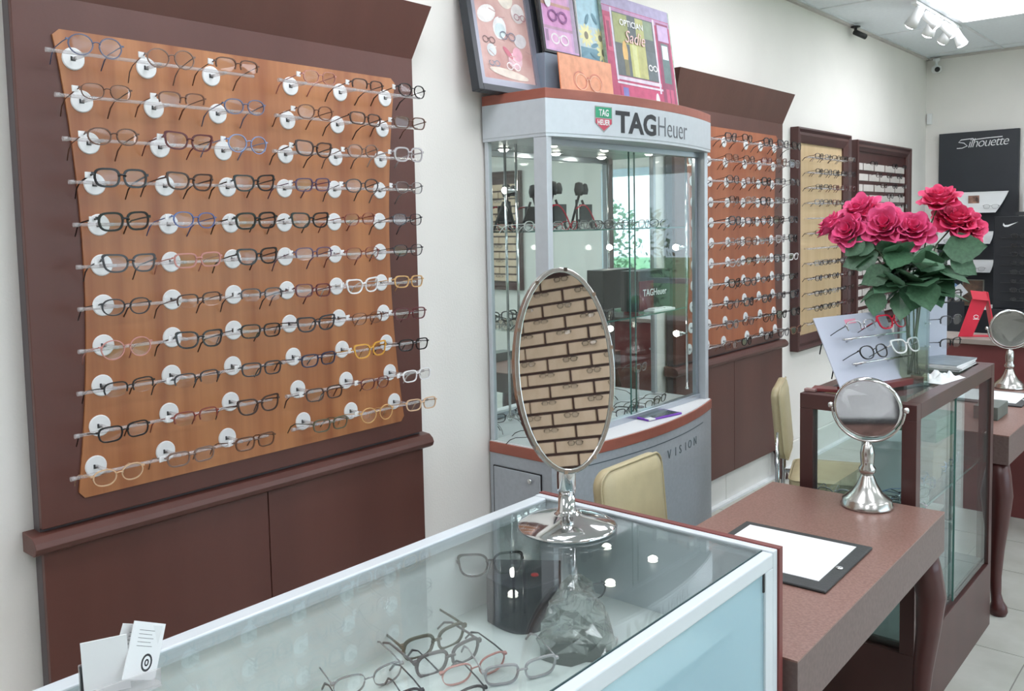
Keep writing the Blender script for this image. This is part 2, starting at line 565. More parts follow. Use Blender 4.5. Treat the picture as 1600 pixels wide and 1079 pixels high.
def glasses_meshes(st):
    if st in _gm:
        return _gm[st]
    lw, lh, n, rim, kind, _ = STYLES[st]
    br = .0085
    cy = lw + br

    def fn(a, b, d):
        return Vector((d - (a / .07) ** 2 * .007, a, b))

    def outline(side, grow):
        pts = []
        for k in range(NSEG):
            t = 2 * PI * k / NSEG
            c, s_ = math.cos(t), math.sin(t)
            a = (lw + grow) * math.copysign(abs(c) ** (2 / n), c)
            b = (lh + grow) * math.copysign(abs(s_) ** (2 / n), s_)
            if b < 0:
                a *= 1 + .12 * b / lh
            if kind == 'cat' and b > 0 and a > 0:
                b += .006 * (a / lw) ** 2
                a += .004 * (b / lh)
            pts.append((side * (cy + a), b))
        return pts

    fr = MB()
    lens = []
    for side in (-1, 1):
        ou, inn = outline(side, rim), outline(side, 0)
        if kind == 'half':
            lo, hi = -1, NSEG // 2 + 2
            idx = [k % NSEG for k in range(lo, hi)]
            fr.ring([ou[k] for k in idx], [inn[k] for k in idx], fn, -.0018, .0018, closed=False)
        else:
            fr.ring(ou, inn, fn, -.0018, .0018)
        lb = MB().prism(outline(side, .0004), fn, -.0008, .0006)
        lens.append(lb)
        hy = side * (cy + lw + rim)
        fr.box(min(hy - side * .002, hy + side * .006) * 0 - .010, -.002 * 0 - .004, min(hy - side * .003, hy + side * .004), max(hy - side * .003, hy + side * .004), lh * .35, lh * .35 + max(.004, rim * 1.3))
    fr.tube([(0.001, -br - rim * .3, lh * .25), (.003, -br * .4, lh * .42), (.003, br * .4, lh * .42), (0.001, br + rim * .3, lh * .25)], max(.0014, rim * .55), 6)
    hy = cy + lw + rim
    zt = lh * .45

    def temple(side, length):
        L = length
        y = side * (hy + .001)
        return MB().tube([(-.004, y, zt), (-L * .3, y, zt - L * .04), (-L * .70, y * .98, zt - L * .12), (-L * .87, y * .97, zt - L * .22), (-L, y * .95, zt - L * .40)],
                         [max(.0019, rim * .62), max(.0017, rim * .55), max(.0016, rim * .5), .0026, .0022], 4, flat=.6)

    g = {
        'front': fr.mesh('front', M_BLACK),
        'lens': [l.mesh('lens', M_LENS) for l in lens],
        'temple': [temple(s_, .098).mesh('temple', M_BLACK) for s_ in (-1, 1)],
        'temple_long': [temple(s_, .135).mesh('temple', M_BLACK) for s_ in (-1, 1)],
        'zt': zt, 'hy': hy,
    }
    # the same thing as one small mesh (far away copies)
    wm = MB()
    for part, mi in ((fr, 0), (temple(-1, .098), 0), (temple(1, .098), 0), (lens[0], 1), (lens[1], 1)):
        wm.add(part.v, part.f, mi)
    g['whole'] = wm.mesh('eyeglasses', [M_BLACK, M_LENS])
    wl = MB()
    for part, mi in ((fr, 0), (temple(-1, .135), 0), (temple(1, .135), 0), (lens[0], 1), (lens[1], 1)):
        wl.add(part.v, part.f, mi)
    g['whole_long'] = wl.mesh('eyeglasses', [M_BLACK, M_LENS])
    _gm[st] = g
    return g


TAGME = MB().box(-.0012, .0012, -.008, .008, -.006, .006).mesh('price_tag', M_PAPER)
MNT = {}


def glasses(st, col, loc, rot=(0, 0, 0), label='', group=None, parts=True, long=False, price=False, name='eyeglasses', temple_col=None, sc=1.0):
    g = glasses_meshes(st)
    m = fcol(col)
    tm = fcol(temple_col) if temple_col else m
    if not parts:
        o = inst(name, g['whole_long' if long else 'whole'], None, loc, rot, (sc, sc, sc), {0: m})
        return tag(o, label, 'eyeglasses', group)
    t = empty(name, label, 'eyeglasses', loc, rot, group)
    t.scale = (sc, sc, sc)
    inst('front', g['front'], t, mats={0: m})
    for k in (0, 1):
        inst('lens', g['lens'][k], t)
        inst('temple', g['temple_long' if long else 'temple'][k], t, mats={0: tm})
    if price:
        inst('price_tag', TAGME, t, (-.020, -g['hy'] - .006, g['zt'] - .002), (0, 0, .35), (1.2, 1.2, 1.2))
    return t


# ------------------------------------------------------------------ wall display unit (board of frames over a cabinet)
YC1 = 1.576       # centre of the near unit along the wall
PX = 0.068        # front plane of the unit


def rows_left(z):
    return .495 - .046 * (((z - 1.615) / .55) ** 2) * -1   # distance of the outer button from the centre line


def display_unit(yc, label, m_board, z_rows, rods_visible=None):
    t = empty('display_unit', label, 'display unit', (0, yc, 0))
    hw = .684
    MB().box(.012, PX - .018, -hw, hw, .2, 2.34).build('carcase', M_CARCASE, t)
    MB().box(PX - .018, PX, -hw, hw, .93, 2.33).build('back_panel', M_MAHOG, t, bevel=.002)
    for s_ in (-1, 1):
        a, b = sorted((s_ * .0015, s_ * hw))
        MB().box(PX - .018, PX, a, b, .2, .865).build('door', M_MAHOG, t, bevel=.0015)
    # rounded ledge between board and doors
    prof = [(.012, .868), (PX + .012, .868), (PX + .026, .876), (PX + .032, .890), (PX + .026, .904), (PX + .008, .918), (.012, .922)]
    MB().prism(prof, lambda a, b, d: Vector((a, d, b)), -hw - .03, hw + .03).build('ledge', M_MAHOG, t, bevel=.002)
    # flared crown
    cr = MB()
    z0, z1 = 2.318, 2.505
    cr.add([(PX, -hw, z0), (PX, hw, z0), (PX + .065, -hw - .045, z1), (PX + .065, hw + .045, z1), (0, -hw, z0), (0, hw, z0), (0, -hw - .045, z1), (0, hw + .045, z1)],
           [(0, 1, 3, 2), (2, 3, 7, 6), (0, 2, 6, 4), (1, 5, 7, 3), (4, 5, 1, 0), (4, 6, 7, 5)])
    cr.v = [(max(.012, a), b, c) for a, b, c in cr.v]
    cr.build('crown', M_MAHOG, t, bevel=.0015)
    # short carved feet
    for s_ in (-1, 1):
        f = MB()
        f.tube([(.05, s_ * (hw - .05), .22), (.075, s_ * (hw - .04), .165), (.06, s_ * (hw - .04), .10), (.065, s_ * (hw - .035), .055), (.09, s_ * (hw - .03), .022), (.095, s_ * (hw - .03), .0)],
               [.04, .04, .026, .026, .034, .03], 10)
        f.build('foot', M_MAHOGD, t)
    # veneer board with waisted sides
    ol = []
    zt, zb = 2.236, .99
    n = 16
    rc = .018
    for k in range(n + 1):
        z = zt + (zb - zt) * k / n
        q = ((z - 1.615) / .62) ** 2
        wd = .542 + .048 * q
        if k in (0, n):
            wd -= rc
        ol.append((wd, z))
        if k == 0:
            ol.append((wd + rc, z - rc * .9))
        if k == n - 1:
            ol.append((.542 + .048 * .95, zb + rc))
    ol = ol + [(-a, b) for a, b in reversed(ol)]
    MB().prism(ol, lambda a, b, d: Vector((d, a, b)), PX, PX + .006).build('veneer_board', m_board, t)
    return t


def mount_meshes():
    if MNT:
        return MNT
    d = MB()
    d.lathe([(.0, .004), (.027, .004), (.0295, .002), (.0295, .0)], 24, mi=0, mtx=Matrix.Rotation(PI / 2, 4, 'Y'), smooth=False)
    for a in ((-.008, -.003, -.006, .006), (-.003, .005, -.006, -.002)):
        d.box(.0041, .0046, a[0], a[1], a[2], a[3], mi=1)
    MNT['disc'] = d.mesh('button_disc', [M_WHITE, M_DARK])
    MNT['post'] = MB().tube([(0, 0, 0), (.082, 0, 0)], .005, 8).mesh('stand_off', M_ACRYL)
    MNT['rod'] = MB().tube([(0, -.295, 0), (0, .295, 0)], .0046, 8).tube([(0, -.300, 0), (0, -.288, 0)], .0062, 8).mesh('acrylic_rod', M_ACRYL)
    return MNT


def rods(unit, z, offs):
    """one clear rod with its three buttons; offs = centre of the rod along the wall"""
    mm = mount_meshes()
    r = inst('acrylic_rod', mm['rod'], unit, (PX + .085, offs, z))
    for k in (-1, 0, 1):
        inst('button_disc', mm['disc'], r, (-.085 + .006, k * .2, 0))
        inst('stand_off', mm['post'], r, (-.079, k * .2, 0))


Z1 = [2.163 - .1093 * i for i in range(11)]
unit1 = display_unit(YC1, 'large mahogany frame display with an orange veneer board, beside the pale wall', M_CHERRY, Z1)
P1 = [
    [('round', 'slate blue'), ('round', 'greyish brown'), ('half', 'tortoiseshell'), ('thin', 'pinkish'), ('half', 'dark brown'), ('oval', 'black')],
    [('thin', 'tortoiseshell'), ('half', 'brown'), ('oval', 'slate blue'), ('oval', 'brown'), ('rect', 'dark brown'), ('rect', 'tortoiseshell')],
    [('oval', 'tortoiseshell'), ('cat', 'burgundy'), ('round', 'light blue'), ('cat', 'dark brown'), ('oval', 'greyish brown'), ('thick', 'clear grey')],
    [('thick', 'black'), ('cat', 'dark brown'), ('cat', 'black'), ('rect', 'purple'), ('oval', 'charcoal'), ('thin', 'grey')],
    [('thick', 'black'), ('oval', 'blue'), ('thick', 'black'), ('cat', 'black'), ('thin', 'reddish brown'), ('thin', 'gunmetal')],
    [('cat', 'charcoal'), ('rect', 'pinkish'), ('cat', 'black'), ('half', 'purple'), ('thin', 'reddish brown'), ('thin', 'gunmetal')],
    [('oval', 'charcoal'), ('half', 'dark brown'), ('half', 'charcoal'), ('rect', 'burgundy'), ('cat', 'white'), ('rect', 'tan')],
    [('round', 'pinkish'), ('cat', 'black'), ('rect', 'black'), ('cat', 'charcoal'), ('thin', 'brown'), ('rect', 'burgundy')],
    [('half', 'black'), ('half', 'charcoal'), ('rect', 'charcoal'), ('rect', 'navy'), ('cat', 'yellow'), ('rect', 'black')],
    [('rect', 'black'), ('half', 'reddish brown'), ('cat', 'dark brown'), ('rect', 'dark brown'), ('thin', 'burgundy'), ('rect', 'white')],
    [('oval', 'beige'), ('rect', 'greyish brown'), ('rect', 'tortoiseshell'), ('rect', 'olive'), ('round', 'tan'), ('rect', 'beige')],
]


def fill_unit(unit, yc, zrows, table, cols, parts, board, group, price):
    for i, z in enumerate(zrows):
        off = .495 + .046 * ((z - 1.615) / .55) ** 2
        for h in (0, 1):
            cen = (-off + .2) if h == 0 else (off - .2)
            rods(unit, z, cen)
            for k in range(3):
                c = h * 3 + k
                if c not in cols:
                    continue
                st, col = table(i, c)
                rnd = random.Random(i * 31 + c * 7 + int(yc * 10))
                lab = '%s %s eyeglasses, %s along the %s row down, %s' % (col, STYLES[st][5], ORD[c], ORD[i], board)
                glasses(st, col, (PX + .157 + rnd.uniform(-.004, .004), yc + cen + (k - 1) * .2 + rnd.uniform(-.008, .008), z + .006 + rnd.uniform(-.003, .004)),
                        (rnd.uniform(-.04, .04), rnd.uniform(-.05, .10), rnd.uniform(-.08, .08)), lab, group, parts, long=True, price=price and rnd.random() < .75, sc=1.05)


fill_unit(unit1, YC1, Z1, lambda i, c: P1[i][c], range(6), True, 'large orange board', 'eyeglasses on the large orange board', True)

# second unit, past the lit tower
YC2 = 4.825
Z2 = [2.155 - .1152 * i for i in range(11)]
unit2 = display_unit(YC2, 'mahogany frame display with a red-brown board, half hidden behind the lit tower', M_CHERRY2, Z2)
_r2c = random.Random(3)
T2 = [[(_r2c.choice(list(STYLES)), _r2c.choice(['black', 'charcoal', 'gunmetal', 'dark brown', 'silver', 'clear grey', 'grey', 'burgundy', 'brown', 'black', 'gunmetal'])) for c in range(6)] for i in range(11)]
T2[6][5] = ('rect', 'white')
fill_unit(unit2, YC2, Z2, lambda i, c: T2[i][c], range(1, 6), False, 'red-brown board behind the tower', 'eyeglasses on the red-brown board', False)


# ------------------------------------------------------------------ framed boards on the wall
def framed_board(name, label, y0, y1, z0, z1, mface, mframe, mtx=None, fw=.10):
    t = empty(name, label, 'display board')
    if mtx:
        t.matrix_world = mtx
    prof = [(0, 0), (.055, 0), (.06, .012), (.045, .03), (.05, .05), (.04, fw * .75), (.03, fw), (0, fw)]

    def bar(p0, p1, inward):
        mb = MB()
        n = len(prof)
        vs = []
        for p, sgn in ((Vector(p0), 1), (Vector(p1), -1)):
            ax = (Vector(p1) - Vector(p0)).normalized()
            for a, b in prof:
                vs.append(p + Vector((a, 0, 0)) + Vector(inward) * b + ax * b * sgn)
        fs = [(i, (i + 1) % n, n + (i + 1) % n, n + i) for i in range(n)] + [tuple(reversed(range(n))), tuple(range(n, 2 * n))]
        mb.add(vs, fs)
        mb.build('frame_bar', mframe, t)

    bar((0.004, y0, z0), (0.004, y1, z0), (0, 0, 1))
    bar((0.004, y0, z1), (0.004, y1, z1), (0, 0, -1))
    bar((0.004, y0, z0), (0.004, y0, z1), (0, 1, 0))
    bar((0.004, y1, z0), (0.004, y1, z1), (0, -1, 0))
    MB().box(.004, .022, y0 + fw * .8, y1 - fw * .8, z0 + fw * .8, z1 - fw * .8).build('backing', mface, t)
    return t


fb3 = framed_board('framed_board', 'tall dark-framed maple board of thin eyeglasses beside the red-brown display', 5.78, 6.77, .80, 2.325, M_MAPLE, M_MAHOGD)
Z3 = [2.125 - .1043 * i for i in range(12)]
_r3 = random.Random(5)
pegme = MB().tube([(0, -.42, 0), (0, .30, 0)], .005, 6).mesh('acrylic_rod', M_ACRYL)
for i, z in enumerate(Z3):
    inst('acrylic_rod', pegme, fb3, (.085, 6.30, z))
    for c in range(5):
        y = 5.97 + c * .155
        inst('stand_off', mount_meshes()['post'], fb3, (.02, y, z), scale=(.8, 1, 1))
        if i in (4, 6) and c < 3:
            continue
        st, col = _r3.choice(['thin', 'half', 'rect', 'oval']), _r3.choice(['black', 'gunmetal', 'charcoal', 'silver', 'burgundy', 'dark brown'])
        if i == 2 and c > 1:
            st, col = 'rect', 'burgundy'
        glasses(st, col, (.125, y + .02, z + .006), (0, .05, _r3.uniform(-.08, .08)), '%s %s eyeglasses, %s along the %s row down, maple board' % (col, STYLES[st][5], ORD[c], ORD[i]), 'eyeglasses on the maple board', False)


def brick_board(name, label, L, z0, z1, bw, bh, mtx, mbrick, gdesc, group, fw=.09, gap=.018, proud=.03, seed=1, miss=0.1, tall=None):
    """dark board of staggered blocks; local frame: +X out of the wall, Y along it"""
    t = framed_board(name, label, 0, L, z0, z1, M_MAHOGD, M_MAHOGD, mtx, fw)
    rnd = random.Random(seed)
    me = MB().box(0, proud, gap * .5, bw - gap * .5, 0, bh - gap).mesh('brick', mbrick)
    i = 0
    z = z1 - fw - bh - (tall or .06)
    while z > z0 + fw + .02:
        y = fw - (0 if i % 2 else bw * .5)
        k = 0
        while y < L - fw - .03:
            a, b = max(y, fw), min(y + bw, L - fw)
            if b - a > .04:
                inst('brick', me, t, (.02, a, z), scale=(1, (b - a) / bw, 1))
                if b - a > bw * .6 and rnd.random() > miss:
                    st, col = rnd.choice(['half', 'oval', 'rect']), rnd.choice(['black', 'charcoal', 'dark brown', 'black'])
                    p = mtx @ Vector((.075, (a + b) / 2 + rnd.uniform(-.02, .02), z + bh * .58))
                    e = mtx.to_euler()
                    glasses(st, col, p, (0, 0, e.z + rnd.uniform(-.1, .1)), '%s %s eyeglasses, %s along the %s row down, %s' % (col, STYLES[st][5], ORD[min(k, 15)], ORD[min(i, 15)], gdesc), group, False)
                k += 1
            y += bw
        z -= bh
        i += 1
    return t


def wall_matrix(x, y, z, rz):
    return Matrix.Translation((x, y, z)) @ Matrix.Rotation(rz, 4, 'Z')


brick_board('brick_display_board', 'dark-framed pale brick-pattern eyeglass board behind the roses', 1.34, .82, 2.305, .26, .083, wall_matrix(0, 6.90, 0, 0), M_BRICKPALE, 'pale brick board behind the roses', 'eyeglasses on the pale brick board', fw=.08, gap=.030, proud=.008, seed=4, miss=.12)
# boards on the far and right walls: seen in the mirrors only
brick_board('brick_display_board', 'brick-pattern eyeglass board on the opposite wall, reflected in the oval mirror', 1.9, .75, 2.95, .40, .118, wall_matrix(X1, 1.10, 0, PI), M_BRICK, 'board in the oval mirror', 'eyeglasses reflected in the oval mirror', seed=9, miss=.15, gap=.026)
for q, (xx, ll, dsc) in enumerate(((5.95, .86, 'wide brick-pattern board reflected inside the lit tower'), (4.98, .62, 'narrow brick-pattern board reflected inside the lit tower'))):
    brick_board('brick_display_board', dsc, ll, .85, 2.42, .30, .10, wall_matrix(xx, Y1, 0, -PI / 2), M_BRICK, ('wide' if q == 0 else 'narrow') + ' board reflected in the tower', 'eyeglasses reflected in the tower', seed=20 + q, miss=.35, gap=.022)

# ------------------------------------------------------------------ lit display tower
TY0, TY1 = 2.695, 4.02
TYM, THW = (TY0 + TY1) / 2, (TY1 - TY0) / 2


def tfront(y, bulge=.095, x0=.345):
    return x0 + bulge * (1 - ((y - TYM) / THW) ** 2)


def tower_outline(inset=0.0, back=.012, bulge=.095, x0=.345, n=24):
    pts = [(back, TY0 + inset)]
    for k in range(n + 1):
        y = TY0 + inset + (TY1 - TY0 - 2 * inset) * k / n
        pts.append((tfront(y, bulge, x0) - inset, y))
    pts.append((back, TY1 - inset))
    return pts


def slab(name, inset, z0, z1, m, parent, bevel=0.0, **kw):
    return MB().prism(tower_outline(inset, **kw), lambda a, b, d: Vector((a, b, d)), z0, z1).build(name, m, parent, bevel)


tw = empty('display_tower', 'silver curved display tower with lit glass showcase and rust trim', 'showcase', (0, 0, 0))
slab('plinth', .03, 0, .08, M_DARK, tw)
base = slab('base_cabinet', .004, .08, .752, M_SILVER2, tw)
slab('base_trim', 0, .752, .797, M_RUST, tw, .002)
slab('ledge_top', .006, .797, .801, M_WHITE, tw)
# side door with dark reveal and round lock
dd = MB().box(.033, .292, TY0 - .0015, TY0 + .004, .12, .700).build('door_reveal', M_BLACK, tw)
dr_ = MB().box(.037, .288, TY0 - .004, TY0 + .004, .124, .696).build('side_door', M_SILVER2, tw, .003)
MB().lathe([(0.0, .008), (.009, .008), (.011, .004), (.011, 0)], 20, mtx=Matrix.Translation((.235, TY0 - .004, .665)) @ Matrix.Rotation(PI / 2, 4, 'X')).build('lock', M_CHROME, dr_)
# engraved line and lettering on the curved base
ln = MB()
nn = 24
ys = [2.80 + (3.86 - 2.80) * k / nn for k in range(nn + 1)]
for z0, z1 in ((.710, .714),):
    vs = []
    for y in ys:
        x = tfront(y) - .004
        vs += [(x + .0012, y, z0), (x + .0012, y, z1)]
    ln.add(vs, [(2 * k, 2 * k + 2, 2 * k + 3, 2 * k + 1) for k in range(nn)])
ln.build('engraved_line', mat('engraving', (70, 84, 90), .6), tw)


def base_fn(y0, z0, off=.004):
    def fn(a, b, h):
        y = y0 + a
        return Vector((tfront(y) - off + h, y, z0 + b))
    return fn


M_ENGR = mat('engraved_letters', (92, 104, 108), .6)
for ch, y in (('C', 3.0), ('T', 3.235), ('Y', 3.315), ('V', 3.43), ('I', 3.502), ('S', 3.545), ('I', 3.610), ('O', 3.645), ('N', 3.715)):
    text_obj('lettering', ch, .056, base_fn(y, .628), M_ENGR, tw)
# header
slab('header_soffit', .002, 2.045, 2.057, M_SILVER, tw)
hdr = slab('header_band', 0, 2.057, 2.191, M_SILVER, tw, .0015)
slab('header_trim', 0, 2.191, 2.230, M_RUST, tw, .002)
hf = lambda y0, z0: (lambda a, b, h: Vector((tfront(y0 + a) + h, y0 + a, z0 + b)))
M_LETTER = mat('black_lettering', (40, 42, 46), .4)


def fit_text(name, txt, y0, z0, width, height, m, parent, bold, fnmaker):
    me = text_mesh(txt, 1.0, bold)
    xs = [v.co.x for v in me.vertices]
    ys_ = [v.co.y for v in me.vertices]
    fn = fnmaker(y0, z0)
    for v in me.vertices:
        v.co = fn((v.co.x - min(xs)) / (max(xs) - min(xs)) * width, (v.co.y - min(ys_)) / (max(ys_) - min(ys_)) * height, .0006 + (.0008 if v.co.z > 0 else 0))
    me.materials.clear()
    me.materials.append(m)
    o = bpy.data.objects.new(name, me)
    COL.objects.link(o)
    o.parent = parent
    return o


fit_text('lettering', 'TAG', 3.062, 2.074, .285, .092, M_LETTER, tw, .032, hf)
fit_text('lettering', 'Heuer', 3.366, 2.078, .280, .084, mat('thin_lettering', (96, 100, 106), .4), tw, -.012, hf)
sh = MB()
sw, sy, sz = .092, 2.945, 2.078
f2 = hf(sy, sz)


def shield(grow, h, ztop=.094, zsplit=None, lower=False):
    g = grow
    full = [(0 - g, .03), (0 - g, ztop + g), (sw + g, ztop + g), (sw + g, .03), (sw / 2, -.004 - g)]
    if zsplit is None:
        return full
    if lower:
        return [(0, .03), (0, zsplit), (sw, zsplit), (sw, .03), (sw / 2, 0)]
    return [(0, zsplit), (0, ztop), (sw, ztop), (sw, zsplit)]


def flat_poly(mb, pts, fn, h, mi):
    mb.add([fn(a, b, h) for a, b in pts], [tuple(range(len(pts)))], mi)


flat_poly(sh, shield(.004, 0), f2, .0008, 0)
flat_poly(sh, shield(0, 0, zsplit=.052), f2, .0014, 1)
flat_poly(sh, shield(0, 0, zsplit=.048, lower=True), f2, .0014, 2)
sho = sh.build('shield_emblem', [mat('emblem_grey', (150, 152, 150), .4), mat('emblem_green', (40, 150, 110), .4), mat('emblem_red', (196, 70, 92), .4)], tw, normals=False)
fit_text('emblem_letters', 'TAG', sy + .018, sz + .058, .056, .028, M_WHITE, tw, .02, lambda y0, z0: (lambda a, b, h: Vector((tfront(y0 + a) + h + .001, y0 + a, z0 + b))))
fit_text('emblem_letters', 'HEUER', sy + .010, sz + .022, .072, .022, M_WHITE, tw, .02, lambda y0, z0: (lambda a, b, h: Vector((tfront(y0 + a) + h + .001, y0 + a, z0 + b))))
# showcase posts, rails, mirror back, glass
for (x0, x1, y0, y1) in ((.278, .345, TY0 + .004, TY0 + .036), (.278, .330, TY1 - .036, TY1 - .004), (.012, .032, TY0 + .010, TY0 + .034), (.012, .032, TY1 - .034, TY1 - .010)):
    MB().box(x0, x1, y0, y1, .801, 2.046).build('post', M_SILVER, tw, .003)
MB().box(.262, .300, TY0 + .036, TY1 - .036, .801, .828).build('sliding_track', M_ALU, tw, .002)
MB().box(.262, .300, TY0 + .036, TY1 - .036, 2.020, 2.046).build('sliding_track', M_ALU, tw, .002)
for yy in (TY1 - .05, TY1 - .06):
    MB().box(.272, .292, yy - .004, yy + .004, .828, 2.02).build('door_stile', M_ALU, tw)
MB().box(.013, .019, TY0 + .034, TY1 - .034, .801, 2.046).build('mirror_back', M_MIRROR, tw)
for (x0, x1, a, b) in ((.276, .281, TY0 + .036, 3.42), (.286, .291, 3.36, TY1 - .036)):
    g = MB().box(x0, x1, a, b, .828, 2.02).build('sliding_glass', M_GLASS, tw)
    e = b if a < 3 else a
    MB().box(x0 - .0005, x1 + .0005, e - .002, e + .002, .828, 2.02).build('glass_edge', M_GLASSEDGE, g)
MB().box(.032, .278, TY0 + .018, TY0 + .023, .801, 2.046).build('side_glass', M_GLASS, tw)
MB().box(.032, .278, TY1 - .023, TY1 - .018, .801, 2.046).build('side_glass', M_GLASS, tw)
for z in (1.672, 1.262):
    n = 16
    ol = [(.03, TY0 + .04)] + [(.215 + .045 * (1 - ((TY0 + .04 + (TY1 - TY0 - .08) * k / n - TYM) / THW) ** 2), TY0 + .04 + (TY1 - TY0 - .08) * k / n) for k in range(n + 1)] + [(.03, TY1 - .04)]
    shf = MB().prism(ol, lambda a, b, d: Vector((a, b, d)), z, z + .006).build('glass_shelf', M_GLASS, tw)
    eg = MB()
    eg.add([Vector((a, b, zz)) for a, b in ol[1:-1] for zz in (z, z + .006)], [(2 * k, 2 * k + 2, 2 * k + 3, 2 * k + 1) for k in range(n)])
    for v_i in range(len(eg.v)):
        eg.v[v_i] = (eg.v[v_i][0] + .0008, eg.v[v_i][1], eg.v[v_i][2])
    eg.build('shelf_edge', M_GLASSEDGE, shf)
M_SPOT = emis('tower_lamp_glow', (255, 246, 234), 30)
for k, y in enumerate((2.98, 3.36, 3.74)):
    d = MB().lathe([(.034, 0), (.036, -.004), (.026, -.006), (.026, 0)], 20, (.16, y, 2.045)).build('downlight', M_CHROME, tw)
    MB().lathe([(0, -.016), (.014, -.014), (.023, -.006), (.025, -.003)], 16, (.16, y, 2.045)).build('bulb', M_SPOT, d)
for (x, y, zs) in ((.255, 3.93, (1.575, 1.14)), (.05, 2.86, (1.85,))):
    p = MB().tube([(x, y, .86), (x, y, 2.045)], .006, 10).lathe([(0, -.012), (.009, -.008), (.009, .0)], 10, (x, y, .862)).build('lamp_pole', M_CHROME, tw)
    for z in zs:
        MB().tube([(x, y, z), (x - .03, y - .035, z)], [.006, .016], 12).build('lamp_head', M_CHROME, p)
        MB().lathe([(0, .016), (.012, .010), (.016, 0), (.012, -.010), (0, -.016)], 14, (x - .036, y - .042, z)).build('lamp_bulb', M_SPOT, p)

# things in the tower
rnd = random.Random(12)
sh1 = 1.678
TG = 'eyeglasses inside the lit tower'
for k in range(9):
    y = 2.80 + k * .118
    st = rnd.choice(['rect', 'half', 'thin', 'oval'])
    col = ['pale', 'clear grey', 'red', 'silver', 'gunmetal', 'clear grey', 'silver', 'pale', 'gunmetal'][k]
    glasses(st, col, (.20 + rnd.uniform(-.015, .02), y, sh1 + .019), (0, .14, rnd.uniform(-.3, .3)), '%s eyeglasses, %s along the upper glass shelf of the lit tower' % (col, ORD[k]), TG, False, long=True)
for k in range(5):
    y = 2.86 + k * .12
    col = ['black', 'charcoal', 'black', 'gunmetal', 'black'][k]
    glasses('thick', col, (.20, y, 1.268 + .021), (0, .14, rnd.uniform(-.4, .4)), '%s sunglasses, %s along the lower glass shelf of the lit tower' % (col, ORD[k]), TG, False, long=True)
for k in range(9):
    y = 2.82 + k * .12
    col = ['black', 'charcoal', 'pale', 'gunmetal', 'silver', 'charcoal', 'black', 'olive', 'black'][k]
    glasses(rnd.choice(['rect', 'thin', 'half', 'oval']), col, (.19 + .03 * (k % 2), y, .801 + .019), (0, .14, rnd.uniform(-.6, .6)), '%s eyeglasses, %s along the floor of the lit tower' % (col, ORD[k]), TG, False, long=True)
glasses('rect', 'grey', (.18, 3.62, 1.0), (0, .1, .1), 'grey rectangular eyeglasses held up on a small clear post in the tower', TG, True, long=True)
cp = empty('eyeglass_post', 'small clear post holding one pair of glasses in the tower', 'stand', (.16, 3.62, .801))
MB().tube([(0, 0, 0.004), (0, 0, .185)], .006, 8).build('stem', M_ACRYL, cp)
MB().lathe([(.03, 0), (.03, .004), (.0, .004)], 16).build('foot', M_ACRYL, cp)


def easel(y, label, accent):
    t = empty('easel_stand', label, 'stand', (.15, y, sh1))
    b = MB()
    b.tube([(.03, -.055, 0.004), (0, -.02, .13)], .006, 6).tube([(.03, .055, 0.004), (0, .02, .13)], .006, 6).tube([(-.05, 0, 0.004), (0, 0, .15)], .006, 6).tube([(.02, -.045, .04), (.02, .045, .04)], .005, 6)
    b.build('legs', M_BLACK, t)
    MB().lathe([(.0, .15), (.016, .15), (.022, .175), (.016, .205), (.0, .21)], 12).lathe([(.0, .15), (.012, .15), (.016, .17), (.010, .195), (.0, .2)], 12, (0, .045, .005)).build('head', M_DARK, t)
    MB().box(.022, .028, -.03, .06, .03, .11).build('card', M_DARK, t)
    pts = [(.04, -.075 + .15 * k / 10, .09 + .05 * math.sin(PI * k / 10) - .008 * k) for k in range(11)]
    MB().tube(pts, .0035, 6).build('red_loop', fcol('red'), t)


easel(2.98, 'black easel stand with a red loop beside the tower post', True)
easel(3.17, 'larger black easel stand with a red loop on the upper tower shelf', True)
bx = empty('gift_box', 'dark red and black box lettered in white on the lower tower shelf', 'box', (.12, 3.76, 1.268), (0, 0, 0))
MB().box(-.05, .05, -.15, .15, .001, .20).build('body', mat('box_black', (36, 40, 38), .4), bx, .003)
MB().box(.0495, .0525, -.14, -.01, .01, .15).build('front_panel', mat('box_red', (96, 26, 34), .4), bx)
fit_text('lettering', 'TAGHeuer', -.11, .075, .22, .034, M_WHITE, bx, .01, lambda y0, z0: (lambda a, b, h: Vector((.0535 + h, y0 + a, z0 + b))))
ct = empty('card_tray', 'low white tray with small cards on the lower tower shelf', 'tray', (.225, 3.72, 1.268))
MB().box(-.03, .03, -.10, .10, .001, .014).build('body', M_WHITE, ct, .004)
MB().box(-.02, .02, -.08, .0, .014, .02).box(-.02, .02, .02, .08, .014, .018).build('cards', M_PAPER, ct)
br_ = empty('product_placard', 'white card placard standing on the tower floor beside the oval mirror', 'placard', (.12, 3.30, .801), (0, -.12, .25))
MB().box(-.002, .002, -.10, .10, .002, .36).build('card', M_PAPER, br_, .001)
MB().box(-.03, .0, -.04, .04, .0, .004).build('foot', M_PAPER, br_)

# purple tablet on the ledge
tb = empty('tablet', 'small tablet in a bright purple case lying on the tower ledge', 'tablet', (.335, 3.50, .801), (0, 0, -.20))
MB().box(-.058, .058, -.115, .115, .0005, .010).build('case', mat('purple_rubber', (112, 56, 168), .45), tb, .006, 3)
MB().box(-.048, .048, -.102, .102, .0098, .0108).build('screen', mat('screen_black', (20, 22, 24), .06), tb)
MB().box(.030, .062, -.112, -.07, .004, .0112).build('charging_plug', M_WHITE, tb, .002)

# ------------------------------------------------------------------ pictures on top of the tower
TOPZ = 2.231
sb = empty('storage_box', 'plain blue-grey box on top of the tower behind the orange card', 'box', (.10, 3.19, TOPZ))
MB().box(-.06, .045, -.24, .24, 0.0, .195).build('body', mat('blue_grey_card', (128, 142, 156), .6), sb, .002)


